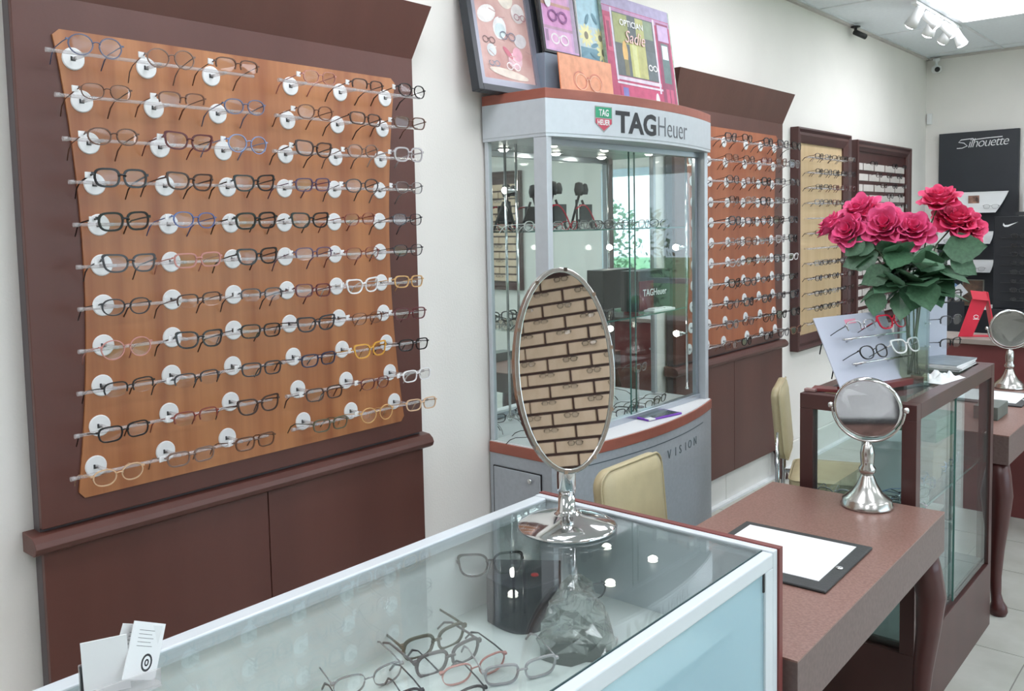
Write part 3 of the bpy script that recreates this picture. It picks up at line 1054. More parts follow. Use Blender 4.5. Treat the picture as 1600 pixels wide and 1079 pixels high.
def lean(name, label, x, y0, z, w, h, tilt, depth, m_edge, group='pictures on the tower', yaw=0.0):
    """flat picture standing at (x, y0, z), its top leaning back towards the wall"""
    t = empty(name, label, 'picture', (x, y0, z), (0, -tilt, yaw), group)
    MB().box(-depth, 0, 0, w, .001, h).build('canvas', m_edge, t, .001)
    return t


def prints(t, polys, x=.0008, name='print'):
    """flat painted shapes on a picture: (colour, [(a,b)...])"""
    names, mats_, mb = {}, [], MB()
    for k, (c, pts) in enumerate(polys):
        c = tuple(int(v * .80 + 226 * .20) for v in c)
        if c not in names:
            names[c] = len(mats_)
            mats_.append(mat('paint_%d_%d_%d' % c, c, .6, var=.12, scale=25))
        mb.add([(x + .00006 * k, a, b) for a, b in pts], [tuple(range(len(pts)))], names[c])
    o = mb.build(name, mats_, t, normals=False)
    return o


def ell(cx, cy, rx, ry, n=18, rot=0.0):
    return [(cx + rx * math.cos(2 * PI * k / n) * math.cos(rot) - ry * math.sin(2 * PI * k / n) * math.sin(rot), cy + rx * math.cos(2 * PI * k / n) * math.sin(rot) + ry * math.sin(2 * PI * k / n) * math.cos(rot)) for k in range(n)]


def rect(a0, a1, b0, b1):
    return [(a0, b0), (a1, b0), (a1, b1), (a0, b1)]


def stroke(pts, w):
    out = []
    L, R = [], []
    for i, p in enumerate(pts):
        a, b = pts[max(i - 1, 0)], pts[min(i + 1, len(pts) - 1)]
        dx, dy = b[0] - a[0], b[1] - a[1]
        l = math.hypot(dx, dy) or 1
        L.append((p[0] - dy / l * w, p[1] + dx / l * w))
        R.append((p[0] + dy / l * w, p[1] - dx / l * w))
    for i in range(len(pts) - 1):
        out.append([L[i], L[i + 1], R[i + 1], R[i]])
    return out


def spec_shape(col, cx, cy, s_, w=.004):
    res = []
    for d in (-1, 1):
        e = ell(cx + d * s_ * .55, cy, s_ * .45, s_ * .36)
        res += [(col, q) for q in stroke(e + [e[0], e[1]], w)]
    res += [(col, q) for q in stroke([(cx - s_ * .12, cy + s_ * .1), (cx, cy + s_ * .18), (cx + s_ * .12, cy + s_ * .1)], w)]
    return res


# black framed painting
bp_ = empty('framed_painting', 'black-framed painting of pastel spectacles on pink, overhanging the tower edge', 'picture', (.135, 2.545, TOPZ), (0, -.17, 0), 'pictures on the tower')
pw, ph = .44, .62
for nm, a in (('frame_bar', (0, .028, 0, ph)), ('frame_bar', (pw - .028, pw, 0, ph)), ('frame_bar', (.028, pw - .028, 0, .028)), ('frame_bar', (.028, pw - .028, ph - .028, ph))):
    MB().box(-.035, .005, a[0], a[1], a[2] + .001, a[3]).build(nm, mat('charcoal_frame', (44, 48, 54), .4), bp_, .002)
for a in ((.028, .058, .028, ph - .028), (pw - .058, pw - .028, .028, ph - .028), (.058, pw - .058, .028, .058), (.058, pw - .058, ph - .058, ph - .028)):
    MB().box(-.03, -.006, a[0], a[1], a[2], a[3]).build('liner', mat('silver_liner', (150, 152, 164), .35, metal=.3), bp_)
MB().box(-.03, -.014, .05, pw - .05, .05, ph - .05).build('canvas', mat('pink_wash', (222, 190, 184), .7, scale=9, rgb2=(196, 152, 146)), bp_)
rp_ = random.Random(8)
sh_ = []
for col, cx, cy, rx, ry, rt in (((236, 232, 228), .13, .33, .06, .035, .4), ((236, 236, 238), .20, .28, .04, .05, -.4), ((150, 200, 214), .17, .48, .05, .045, .3), ((90, 150, 190), .19, .50, .02, .035, .2), ((206, 224, 226), .20, .27, .035, .03, .5), ((234, 190, 200), .27, .15, .045, .035, .2), ((230, 160, 180), .29, .18, .03, .03, 0), ((220, 226, 228), .13, .18, .028, .026, 0), ((196, 90, 110), .23, .18, .035, .012, -.7), ((236, 228, 226), .33, .36, .045, .04, .8), ((200, 80, 90), .30, .50, .022, .05, -.2), ((238, 226, 210), .26, .42, .05, .05, .5), ((236, 222, 206), .22, .09, .12, .018, -.1), ((212, 204, 208), .32, .24, .04, .03, .3), ((226, 220, 220), .09, .50, .03, .04, .2)):
    sh_.append((col, ell(cx, cy, rx, ry, rot=rt)))
for col, cx, cy, s_ in (((110, 84, 84), .12, .22, .035), ((90, 96, 120), .24, .25, .045), ((80, 110, 140), .17, .44, .04), ((160, 100, 110), .33, .34, .035), ((240, 240, 240), .24, .12, .04), ((120, 130, 150), .12, .12, .03)):
    sh_ += spec_shape(col, cx, cy, s_, .002)
for _ in range(16):
    a, b = rp_.uniform(.07, .36), rp_.uniform(.07, .5)
    an = rp_.uniform(-.6, .2)
    sh_ += [(rp_.choice([(240, 234, 230), (176, 130, 126), (206, 160, 150)]), q) for q in stroke([(a, b), (a + .04 * math.cos(an), b + .04 * math.sin(an))], .0018)]
prints(bp_, sh_, x=-.0132)

pk = lean('canvas_picture', 'pink and mauve poster of eyeglasses beside the sunflower canvas', .150, 2.945, TOPZ + .197, .255, .42, .14, .012, M_DARK)
sp = [((200, 150, 200), rect(.012, .245, .012, .41)), ((214, 156, 200), rect(.03, .2, .02, .10)), ((176, 130, 160), rect(.012, .245, .105, .118)), ((206, 130, 190), rect(.02, .22, .118, .21)), ((186, 138, 120), rect(.012, .22, .208, .222)), ((212, 150, 196), rect(.02, .2, .222, .32)), ((160, 140, 168), rect(.215, .245, .02, .4)), ((150, 110, 150), rect(.02, .04, .05, .10))]
sp += spec_shape((236, 226, 232), .115, .065, .058, .004) + spec_shape((120, 52, 120), .115, .165, .062, .0045) + spec_shape((196, 60, 140), .11, .27, .06, .0045)
sp += [((226, 226, 226), ell(.05, .225, .022, .03))]
prints(pk, sp)
sf = lean('canvas_picture', 'pale blue canvas with yellow sunflowers above the orange card', .150, 3.205, TOPZ + .196, .225, .40, .12, .014, M_PAPER)
sp = [((160, 204, 220), rect(0.004, .222, .004, .396)), ((190, 212, 216), rect(.004, .222, .004, .16)), ((92, 140, 160), rect(.004, .222, .004, .06))]
for (cx, cy, r) in ((.055, .115, .052), (.16, .115, .045), (.175, .05, .052)):
    for k in range(11):
        a = 2 * PI * k / 11
        sp.append(((232, 226, 160), ell(cx + r * .62 * math.cos(a), cy + r * .62 * math.sin(a), r * .42, r * .17, 10, a)))
    sp.append(((112, 104, 84), ell(cx, cy, r * .3, r * .34)))
for (a, b, rt) in ((.03, .03, .4), (.10, .03, -.3), (.07, .19, 1.1), (.13, .2, 2.2), (.11, .075, .3)):
    sp.append(((80, 130, 150), ell(a, b, .03, .010, 10, rt)))
prints(sf, sp)
oc = lean('orange_card', 'orange card with a sketch of rimless glasses on the tower front', .205, 2.985, TOPZ, .395, .195, .10, .004, mat('orange_card_stock', (226, 140, 96), .7))
sp = [((232, 150, 108), rect(.002, .393, .002, .193))] + spec_shape((206, 112, 86), .2, .09, .105, .0028) + spec_shape((244, 196, 160), .203, .085, .095, .0016)
prints(oc, sp)
sf2 = lean('canvas_picture', 'crimson shopfront painting with a green lit window on the tower', .20, 3.375, TOPZ, .60, .53, .13, .018, mat('canvas_edge', (196, 200, 200), .7, scale=30, rgb2=(120, 150, 120)))
W_, H_ = .60, .53
sp = [((170, 44, 84), rect(0, W_ - .012, 0, H_)), ((150, 140, 176), rect(0, W_ - .012, H_ - .055, H_)), ((170, 120, 164), rect(0, W_ - .012, H_ - .085, H_ - .058)),
      ((64, 74, 76), rect(.075, .43, .155, .455)), ((140, 148, 84), rect(.08, .2, .31, .45)), ((176, 178, 92), rect(.20, .27, .16, .33)), ((196, 200, 130), rect(.22, .26, .16, .32)), ((168, 168, 96), rect(.27, .34, .16, .45)),
      ((112, 130, 100), rect(.34, .42, .36, .45)), ((72, 84, 88), rect(.345, .425, .16, .30)), ((216, 168, 84), ell(.155, .27, .022, .055)), ((104, 100, 60), rect(.14, .175, .16, .235)),
      ((206, 196, 214), rect(.06, .075, .13, .47)), ((206, 196, 214), rect(.43, .445, .10, .47)), ((206, 196, 214), rect(.06, .45, .135, .152)), ((210, 200, 214), rect(.06, .46, .115, .125)),
      ((120, 40, 70), rect(.46, .575, .02, .46)), ((180, 150, 190), rect(.47, .57, .37, .45)), ((70, 96, 96), rect(.487, .555, .16, .36)), ((210, 220, 226), rect(.495, .55, .28, .35)),
      ((182, 48, 90), rect(.08, .42, .04, .11)), ((206, 130, 170), rect(.08, .40, .048, .056)), ((96, 96, 170), rect(.10, .145, .055, .10)), ((176, 60, 96), rect(.49, .52, .03, .13)), ((176, 60, 96), rect(.53, .56, .03, .13)),
      ((120, 96, 140), rect(0, .46, 0, .03)), ((206, 206, 214), rect(.44, .588, 0, .03)), ((226, 216, 230), ell(.40, .06, .018, .04)), ((226, 216, 230), rect(.382, .418, .0, .05)), ((96, 150, 110), rect(.575, .588, 0, .05)), ((196, 66, 104), rect(.01, .055, .26, .42)), ((130, 36, 66), rect(.02, .045, .28, .40))]
sp += spec_shape((220, 222, 220), .385, .22, .036, .003)
prints(sf2, sp)
pfn = lambda a0, b0: (lambda a, b, h: Vector((.0036 + h, a0 + a, b0 + b)))
fit_text('lettering', 'OPTICIAN', .13, .395, .20, .030, M_WHITE, sf2, .01, pfn)
me_o = text_obj('lettering', 'Sadie', .085, lambda a, b, h: Vector((.0038 + h, .155 + a, .318 + b)), mat('rose_white_paint', (226, 190, 186), .5), sf2, .0, .35)

# ------------------------------------------------------------------ glass counter in the foreground
KX0, KX1, KY0, KY1, KZ = 1.11, 1.735, .22, 1.68, 1.025
kc = empty('glass_counter', 'silver-framed glass display counter with eyeglasses inside, in front', 'showcase', (0, 0, 0))
M_RAIL = mat('pale_rail', (208, 216, 220), .35, metal=.1, var=.02)
MB().box(KX0, KX1, KY0, KY1 - .02, 0, .10).build('plinth', M_SILVER2, kc)
MB().box(KX0, KX0 + .012, KY0, KY1 - .02, .10, KZ - .01).build('back_panel', mat('counter_inside', (222, 228, 226), .5), kc)
MB().box(KX0, KX1, KY1 - .02, KY1, 0, KZ + .004).build('end_panel', M_RAIL, kc, .002)
MB().box(KX0 - .003, KX1 + .004, KY1, KY1 + .017, 0, KZ + .006).build('end_veneer', mat('maroon_veneer', (112, 52, 48), .4), kc, .001)
MB().box(KX0, KX0 + .036, KY0, KY1 - .02, KZ - .026, KZ + .003).build('top_rail', M_RAIL, kc, .003)
MB().box(KX1 - .024, KX1, KY0, KY1 - .02, KZ - .03, KZ + .001).build('top_rail', M_RAIL, kc, .003)
MB().box(KX1 - .03, KX1, KY1 - .055, KY1 - .02, .10, KZ - .03).build('corner_post', M_RAIL, kc, .002)
MB().box(KX1 - .028, KX1 - .002, KY1 - .06, KY1 - .052, KZ - .07, KZ - .026).build('corner_clip', M_BLACK, kc, .002)
MB().box(KX0 + .036, KX1 - .024, KY0, KY1 - .02, KZ - .008, KZ - .001).build('glass_top', M_TOPGLASS, kc)
MB().box(KX1 - .026, KX1 - .0245, KY0, KY1 - .02, KZ - .006, KZ + .002).build('seal_strip', mat('seal_dark', (60, 84, 84), .4), kc)
MB().box(KX1 - .010, KX1 - .005, KY0, KY1 - .055, .10, KZ - .03).build('front_glass', M_FRONTGLASS, kc)
M_DECK = mat('counter_deck', (214, 222, 218), .35, var=.03)
MB().box(KX0 + .012, KX1 - .10, KY0, KY1 - .02, .812, .826).build('deck_shelf', M_DECK, kc)
MB().box(KX1 - .100, KX1 - .097, KY0, KY1 - .02, .810, .828).build('deck_edge', M_GLASSEDGE, kc)
MB().box(KX0 + .012, KX1 - .012, KY0, KY1 - .02, .10, .115).build('lower_deck', mat('counter_floor', (186, 208, 216), .4), kc)
MB().box(KX0 + .012, KX1 - .18, KY0, KY1 - .02, .44, .448).build('glass_shelf', M_GLASS, kc)
MB().box(1.20, 1.25, KY1 - .032, KY1 - .02, KZ - .05, KZ - .022).build('lock_bracket', M_CHROME, kc, .003)
DZ = .826
KG = 'eyeglasses inside the glass counter'
for st, col, x, y, rz, lab in (('thin', 'silver', 1.215, 1.03, -.30, 'large clear-lensed silver eyeglasses nearest the back rail of the glass counter'),
                               ('oval', 'gunmetal', 1.315, .985, -.35, 'dark thin eyeglasses beside the silver pair in the glass counter'),
                               ('thick', 'olive', 1.205, 1.215, -.22, 'olive thick-rimmed eyeglasses, rearmost of the row in the glass counter'),
                               ('thick', 'grey', 1.275, 1.185, -.22, 'grey thick-rimmed eyeglasses between the olive and pinkish pairs in the counter'),
                               ('thin', 'pinkish', 1.345, 1.185, -.30, 'pinkish thin-rimmed eyeglasses with dark temples in the glass counter'),
                               ('oval', 'charcoal', 1.395, 1.065, -.4, 'charcoal oval eyeglasses closest to the front rail of the glass counter'),
                               ('rect', 'clear grey', 1.42, 1.235, -.5, 'clear grey eyeglasses lying beside the crystal rock in the counter'),
                               ('thin', 'silver', 1.30, 1.585, -.5, 'thin silver eyeglasses at the far end of the glass counter')):
    glasses(st, col, (x, y, DZ + .0225), (0, .20, rz), lab, KG, True, long=True, temple_col='charcoal' if col == 'pinkish' else None, sc=1.14)
# dark half-round block with glasses leaning on it
blk = empty('display_block', 'dark grey half-round display block with a red lamp dot in the glass counter', 'display block', (1.235, 1.465, DZ), (0, 0, .62))
blk.scale = (1.3, 1.3, 1.08)
ol = [(-.062, .05)] + [(-.062 + .124 * k / 12, -.03 - .045 * math.sin(PI * k / 12)) for k in range(13)] + [(.062, .05)]
MB().prism(ol, lambda a, b, d: Vector((a, b, d)), 0, .095).build('body', mat('block_grey', (58, 60, 66), .55), blk, .002)
MB().lathe([(0, .004), (.006, .003), (.007, 0)], 12, (.02, -.02, .095)).build('red_dot', mat('red_dot', (220, 60, 60), .3), blk)
glasses('cat', 'black', (1.185, 1.410, DZ + .122), (0, -.45, -.75), 'black cat-eye eyeglasses propped on the dark block in the glass counter', KG, True, long=True, sc=1.1)
# sculpted crystal rock
cr = MB()
rr_ = random.Random(6)
nl, nk = 10, 15
vs = []
for i in range(nl):
    t = i / (nl - 1)
    for k in range(nk):
        a = 2 * PI * k / nk
        rad = (.062 * (1 - t) ** .6 + .012) * (1 + rr_.uniform(-.26, .26))
        vs.append((rad * math.cos(a) * 1.15, rad * math.sin(a) * .8, t * .15 + rr_.uniform(-.008, .008) * (0 < i)))
fs = [(i * nk + k, i * nk + (k + 1) % nk, (i + 1) * nk + (k + 1) % nk, (i + 1) * nk + k) for i in range(nl - 1) for k in range(nk)]
cr.add(vs, fs + [tuple(reversed(range(nk))), tuple((nl - 1) * nk + k for k in range(nk))])
M_CRYSTAL = glassy('crystal', (.97, .98, .96), 1.9, .02, haze=.10, hazergb=(240, 242, 236))
_nt = M_CRYSTAL.node_tree
_gb = _nt.nodes.new('ShaderNodeBsdfGlass')
_gb.inputs['IOR'].default_value = 1.5
_mx = _nt.nodes.new('ShaderNodeMixShader')
_mx.inputs[0].default_value = .5
_out = _nt.nodes['Material Output']
_nt.links.new(_out.inputs[0].links[0].from_socket, _mx.inputs[1])
_nt.links.new(_gb.outputs[0], _mx.inputs[2])
_nt.links.new(_mx.outputs[0], _out.inputs[0])
cro = cr.build('crystal_rock', M_CRYSTAL)
cro.location = (1.43, 1.40, DZ)
cro.rotation_euler = (0, 0, .6)
cro.scale = (.92, .92, 1.05)
tag(cro, 'clear faceted crystal rock standing inside the glass counter', 'crystal')

# card holder
ch = empty('card_holder', 'clear and black holder of business cards on the counter edge', 'card holder', (1.225, .560, KZ + .003), (0, 0, -.12))
MB().box(-.028, .022, -.05, .05, 0, .004).box(-.028, -.025, -.05, .05, .004, .05).box(.019, .022, -.05, .05, .004, .028).build('tray', M_ACRYL, ch)
MB().box(-.022, -.018, -.05, .05, .004, .05).build('black_back', M_DARK, ch)
M_CARDINK = mat('card_ink', (40, 40, 44), .6)
for k, (x, y, rx, ry, rz, lab) in enumerate(((-.004, -.018, .03, -.05, -.35, 'white business card standing upright, first of the cards in the holder'),
                                            (-.010, .012, -.38, -.10, .05, 'white business card tilted behind the front card in the holder'),
                                            (.006, .022, -.48, -.14, .42, 'white business card leaning furthest over with a round black logo'))):
    c = empty('business_card', lab, 'card', ch.matrix_basis @ Vector((x, y, .006 + .004 * k)), (rx, ry, -.12 + rz), 'business cards in the holder')
    MB().box(-.0008, .0008, -.031, .031, 0.0, .080).build('card', M_PAPER, c)
    if k == 0:
        continue
    mb = MB()
    e1, e2 = ell(.008, .024, .009, .011), ell(.008, .024, .006, .008)
    for q in stroke(e1 + [e1[0], e1[1]], .0016) + stroke(ell(.008, .024, .003, .004) + [(.011, .024)], .0012):
        mb.add([(.00095, a, b) for a, b in q], [(0, 1, 2, 3)])
    for r_ in range(5):
        mb.add([(.00095, a, b) for a, b in rect(-.018, .012 - .004 * (r_ % 2), .046 + r_ * .0055, .0466 + r_ * .0055)], [(0, 1, 2, 3)])
    mb.build('print', M_CARDINK, c, normals=False)

# ------------------------------------------------------------------ oval table mirror on the counter
om = empty('oval_mirror', 'oval chrome table mirror on a round foot, standing on the glass counter', 'mirror', (1.305, 1.535, KZ + .0005))
MB().lathe([(.110, 0), (.112, .003), (.108, .007), (.088, .016), (.060, .025), (.036, .031), (.024, .034), (.0195, .040), (.0185, .075)], 48).build('foot', M_CHROME, om)
MB().lathe([(.018, .07), (.0215, .09), (.0215, .12), (.017, .155), (.012, .175)], 24).build('stem', M_CHROME, om)
AZ, EL = math.radians(-52.4 + 17), math.radians(8)
nrm = Vector((math.cos(AZ) * math.cos(EL), math.sin(AZ) * math.cos(EL), math.sin(EL)))
ux = Vector((-math.sin(AZ), math.cos(AZ), 0))
uz = nrm.cross(ux)
mm_ = Matrix((ux, uz, nrm)).transposed().to_4x4()
mm_.translation = Vector((-.008, .010, .352))
RX, RZ = .116, .229


def oval(gr, n=48):
    return [((RX + gr) * math.cos(2 * PI * k / n), (RZ + gr) * math.sin(2 * PI * k / n)) for k in range(n)]


vf = lambda a, b, d: mm_ @ Vector((a, b, d))
MB().ring(oval(.0), oval(-.011), vf, -.018, .010).build('rim', M_NICKEL, om, .002)
MB().prism(oval(-.0112), vf, -.004, .006).build('mirror_glass', M_MIRROR, om)
for k in range(10):
    a = 2 * PI * k / 10 + .2
    c, s_ = math.cos(a), math.sin(a)
    p = mm_ @ Vector(((RX - .004) * c, (RZ - .004) * s_, .0105))
    MB().box(-.004, .004, -.004, .004, -.002, .002, mtx=Matrix.Translation(p) @ mm_.to_3x3().to_4x4()).build('rim_stud', M_CHROME, om)
bk = MB()
nb = 32
vs, fs = [], []
for i, (g, d) in enumerate(((.0, -.018), (-.004, -.030), (-.025, -.042), (-.07, -.048))):
    vs += [mm_ @ Vector((a, b, d)) for a, b in oval(g, nb)]
for i in range(3):
    fs += [(i * nb + k, i * nb + (k + 1) % nb, (i + 1) * nb + (k + 1) % nb, (i + 1) * nb + k) for k in range(nb)]
bk.add(vs, fs + [tuple(3 * nb + k for k in range(nb))], smooth=True)
bk.build('back_shell', M_WHITE, om)


# ------------------------------------------------------------------ desks
def cabriole(mb, x, y, dx, dy, h):
    pts = [(0, h), (.012, h - .06), (.030, h - .14), (.022, h - .25), (.006, h - .38), (-.002, h - .50), (.004, .085), (.014, .055), (.022, .035), (.024, .016), (.022, .0)]
    rs = [.042, .046, .044, .036, .029, .024, .021, .024, .034, .036, .030]
    mb.tube([(x + dx * a, y + dy * a, z) for a, z in pts], rs, 12)


def desk(label, loc, rz, w, l):
    """w across (x), l along (y); origin at the far wall-side... local 0,0 = wall-side near corner on the floor"""
    t = empty('desk', label, 'desk', loc, (0, 0, rz))
    h = .785
    MB().box(0, w, 0, l, h - .004, h).build('desk_top', M_DESKTOP, t)
    MB().box(0, w, 0, l, h - .125, h - .004).build('apron', M_DESKSIDE, t, .001)
    for x, dx in ((.05, -1), (w - .05, 1)):
        for y, dy in ((.05, -1), (l - .05, 1)):
            m = MB()
            cabriole(m, x, y, dx * .7, dy * .7, h - .125)
            m.build('leg', mat('mahogany_leg', (72, 36, 34), .35), t)
    return t


desk('brown speckled desk with carved legs beside the glass counter', (1.205, 1.705, 0), math.radians(1.2), .558, 1.185)
desk('farther brown desk with carved legs beyond the dark glass cabinet', (1.105, 4.075, 0), 0.0, .575, 1.23)


def pad(label, loc, rz, s_=1.0):
    t = empty('writing_pad', label, 'desk pad', loc, (0, 0, rz))
    MB().box(-.185, .185, -.185, .185, 0.0005, .008).build('leather_pad', M_LEATHER, t, .003)
    MB().box(-.160, .150, -.135, .155, .008, .0095).build('paper_sheets', M_PAPER, t)
    MB().lathe([(0, .003), (.009, .0025), (.010, 0)], 14, (.163, -.02, .008)).build('snap_button', M_CHROME, t)


pad('black leather writing pad with white paper on the near desk', (1.492, 2.255, .785), .03)
pad('black leather writing pad with white paper on the farther desk', (1.42, 4.90, .785), 0.0)
sbx = tag(MB().box(-.05, .05, -.10, .10, 0.0005, .06).build('small_box', mat('grey_green_box', (96, 104, 98), .5), None, .003), 'small grey-green box on the farther desk below the pad', 'box')
sbx.location = (1.53, 4.45, .785)


def table_mirror(label, loc, yaw, tilt, sc=1.0):
    t = empty('table_mirror', label, 'mirror', loc, (0, 0, yaw), 'round table mirrors')
    t.scale = (sc, sc, sc)
    MB().lathe([(.078, 0.0005), (.080, .006), (.076, .012), (.074, .024), (.068, .030), (.045, .050), (.030, .075), (.021, .098), (.018, .105)], 40).build('base', M_NICKEL, t)
    MB().lathe([(.018, .104), (.025, .112), (.026, .124), (.019, .134), (.021, .150), (.022, .172), (.017, .196), (.010, .206), (0, .212)], 28).build('stem', M_NICKEL, t)
    R, zc = .108, .318
    n = 24
    MB().tube([(0, R * math.sin(-PI / 2 + PI * (k / n - .5)), zc + R * math.cos(-PI + PI * (k / n - .5) + PI / 2 - PI / 2)) if False else (0, R * math.sin(PI * (k / n - .5)), zc - R * math.cos(PI * (k / n - .5))) for k in range(n + 1)], .004, 8).build('yoke', M_NICKEL, t)
    for s_ in (-1, 1):
        MB().lathe([(0, -.010), (.007, -.007), (.009, 0), (.007, .007), (0, .010)], 12, (0, s_ * (R + .004), zc)).build('pivot_knob', M_CHROME, t)
    mt = Matrix.Translation((0, 0, zc)) @ Matrix.Rotation(tilt, 4, 'Y') @ Matrix.Rotation(PI / 2, 4, 'Y')
    rm = .1
    MB().lathe([(rm - .006, .010), (rm, .009), (rm + .002, 0), (rm, -.009), (rm - .006, -.010), (rm - .006, .010)], 48, mtx=mt).build('rim', M_CHROME, t)
    MB().lathe([(0, .006), (rm - .006, .006)], 48, mtx=mt, smooth=False).build('mirror_glass', M_MIRROR, t)
    MB().lathe([(0, -.006), (rm - .006, -.006)], 48, mtx=mt, smooth=False).build('mirror_glass', M_MIRROR, t)
    return t


table_mirror('round tilting nickel table mirror on the near desk', (1.530, 2.815, .785), -1.38, .20)
table_mirror('round nickel table mirror on the farther desk', (1.448, 5.235, .785), -1.15, .02)


# ------------------------------------------------------------------ chairs
def chair(label, loc, rz):
    t = empty('side_chair', label, 'chair', loc, (0, 0, rz))

    def rr(w, h, r, n=6):
        pts = []
        for cx, cy, a0 in ((w - r, h - r, 0), (-w + r, h - r, 90), (-w + r, -h + r, 180), (w - r, -h + r, 270)):
            for k in range(n + 1):
                a = math.radians(a0 + 90 * k / n)
                pts.append((cx + r * math.cos(a), cy + r * math.sin(a)))
        return pts

    def cushion(name, fn, w, h, r, th):
        mb = MB()
        lays = [(-th / 2, -.012), (-th / 2 + .008, -.002), (0, 0), (th / 2 - .008, -.002), (th / 2, -.012), (th / 2 + .006, -.05)]
        ols = [[fn(a, b, d) for a, b in rr(w + g, h + g, max(.01, r + g))] for d, g in lays]
        n = len(ols[0])
        vs = [p for o_ in ols for p in o_]
        fs = [(i * n + k, i * n + (k + 1) % n, (i + 1) * n + (k + 1) % n, (i + 1) * n + k) for i in range(len(lays) - 1) for k in range(n)]
        mb.add(vs, fs, smooth=True)
        mb.f += [tuple(reversed(range(n))), tuple((len(lays) - 1) * n + k for k in range(n))]
        mb.m += [0, 0]
        mb.sm += [True, True]
        o_ = mb.build(name, M_BEIGE, t)
        pp = [fn(a, b, th / 2 - .004) for a, b in rr(w + .001, h + .001, r)]
        MB().tube(pp + [pp[0]], .004, 6, cap=False).build('piping', M_BEIGE, o_)

    # backrest faces +X
    cushion('backrest', lambda a, b, d: Vector((d - .10 * (b / .2) * .18 - .6 * a * a, a, .735 + b)), .185, .175, .06, .045)
    cushion('seat', lambda a, b, d: Vector((.235 + b, a, .455 + d)), .205, .205, .05, .055)
    fr = MB()
    for s_ in (-1, 1):
        y = s_ * .175
        m = MB()
        m.tube([(-.06, y, .0), (-.02, y, .40), (-.02, y, .70)], .011, 8)
        m.build('back_leg', M_CHROME, t)
        MB().tube([(.42, y, .0), (.40, y, .42), (-.02, y, .42)], .011, 8).build('front_leg', M_CHROME, t)
    return t


chair('beige padded chair tucked under the near desk beside the tower', (.905, 2.44, 0), 0.0)
chair('beige padded chair behind the dark glass cabinet beside the wall', (.70, 4.10, 0), .33)

# ------------------------------------------------------------------ dark wood glass cabinet
GX0, GX1, GY0, GY1, GZ = 1.255, 1.64, 2.944, 3.985, 1.10
gc = empty('glass_cabinet', 'dark mahogany and glass cabinet carrying the vase of roses', 'showcase', (0, 0, 0))
p_ = .046
MB().box(GX0, GX1, GY0, GY1, 0, .27).build('base', M_MAHOGD, gc, .002)
for x in (GX0, GX1 - p_):
    for y in (GY0, GY1 - p_):
        MB().box(x, x + p_, y, y + p_, .27, GZ - .052).build('post', M_MAHOGD, gc, .0015)
for a in ((GX0, GX1, GY0, GY0 + p_), (GX0, GX1, GY1 - p_, GY1), (GX0, GX0 + p_, GY0 + p_, GY1 - p_), (GX1 - p_, GX1, GY0 + p_, GY1 - p_)):
    MB().box(a[0], a[1], a[2], a[3], GZ - .052, GZ).build('top_rail', M_MAHOGD, gc, .0015)
M_CABGLASS = glassy('cabinet_glass', (.86, .93, .92), 1.52, haze=.02)
MB().box(GX0 + p_, GX1 - p_, GY0 + p_, GY1 - p_, GZ - .012, GZ - .006).build('glass_top', M_CABGLASS, gc)
MB().box(GX0 + p_, GX1 - p_, GY0 + .02, GY0 + .026, .27, GZ - .052).build('end_glass', M_CABGLASS, gc)
for a, b, dx in ((GY0 + p_, 3.47, 0.0), (3.44, GY1 - p_, .008)):
    g = MB().box(GX1 - .022 + dx, GX1 - .016 + dx, a, b, .285, GZ - .052).build('sliding_glass', M_CABGLASS, gc)
MB().box(GX1 - .012, GX1 - .006, 3.438, 3.444, .285, GZ - .052).build('glass_edge', M_GLASSEDGE, gc)
MB().box(GX0 + p_, GX1 - .03, GY0 + .04, GY1 - .04, .285, .292).build('cabinet_floor', mat('cabinet_floor', (110, 120, 118), .4), gc)
MB().box(GX0 + .01, GX1 - .035, GY0 + .04, GY1 - .04, .700, .707).build('glass_shelf', M_CABGLASS, gc)
MB().box(GX1 - .036, GX1 - .0345, GY0 + .04, GY1 - .04, .699, .708).build('shelf_edge', M_GLASSEDGE, gc)
CZ = .707


def carton(name, label, cx, cy, z, sx, sy, sz, m, rz):
    t = empty(name, label, 'box', (cx, cy, z), (0, 0, rz))
    MB().box(-sx / 2, sx / 2, -sy / 2, sy / 2, .0005, sz).build('body', m, t, .003)
    MB().box(-sx / 2 - .002, sx / 2 + .002, -sy / 2 - .002, sy / 2 + .002, sz - .03, sz + .003).build('lid', m, t, .003)


carton('storage_box', 'tan cardboard box on the shelf inside the dark glass cabinet', 1.45, 3.60, CZ, .20, .34, .13, mat('tan_cardboard', (150, 116, 92), .7), .05)
carton('storage_box', 'green box on top of the tan box inside the dark glass cabinet', 1.46, 3.66, CZ + .1335, .17, .22, .085, mat('green_card', (52, 104, 70), .6), -.06)
carton('storage_box', 'white box beside the green box inside the dark glass cabinet', 1.45, 3.30, CZ, .16, .18, .20, mat('white_card', (206, 212, 212), .6), .1)
carton('storage_box', 'dark carton on the floor of the dark glass cabinet', 1.43, 3.62, .292, .20, .40, .16, mat('dark_carton', (60, 58, 60), .6), 0)
for k in range(12):
    rnd = random.Random(50 + k)
    col = ['slate blue', 'silver', 'gunmetal', 'light blue', 'silver', 'purple'][k % 6]
    glasses('thin', col, (1.535 + .012 * (k % 3), 3.10 + .06 * k + rnd.uniform(-.01, .01), CZ + .020 + .012 * (k % 2)), (0, .14, rnd.uniform(-.7, .7)), '%s wire eyeglasses, %s along the shelf of the dark glass cabinet' % (col, ORD[k]), 'wire eyeglasses in the dark glass cabinet', False, long=True)
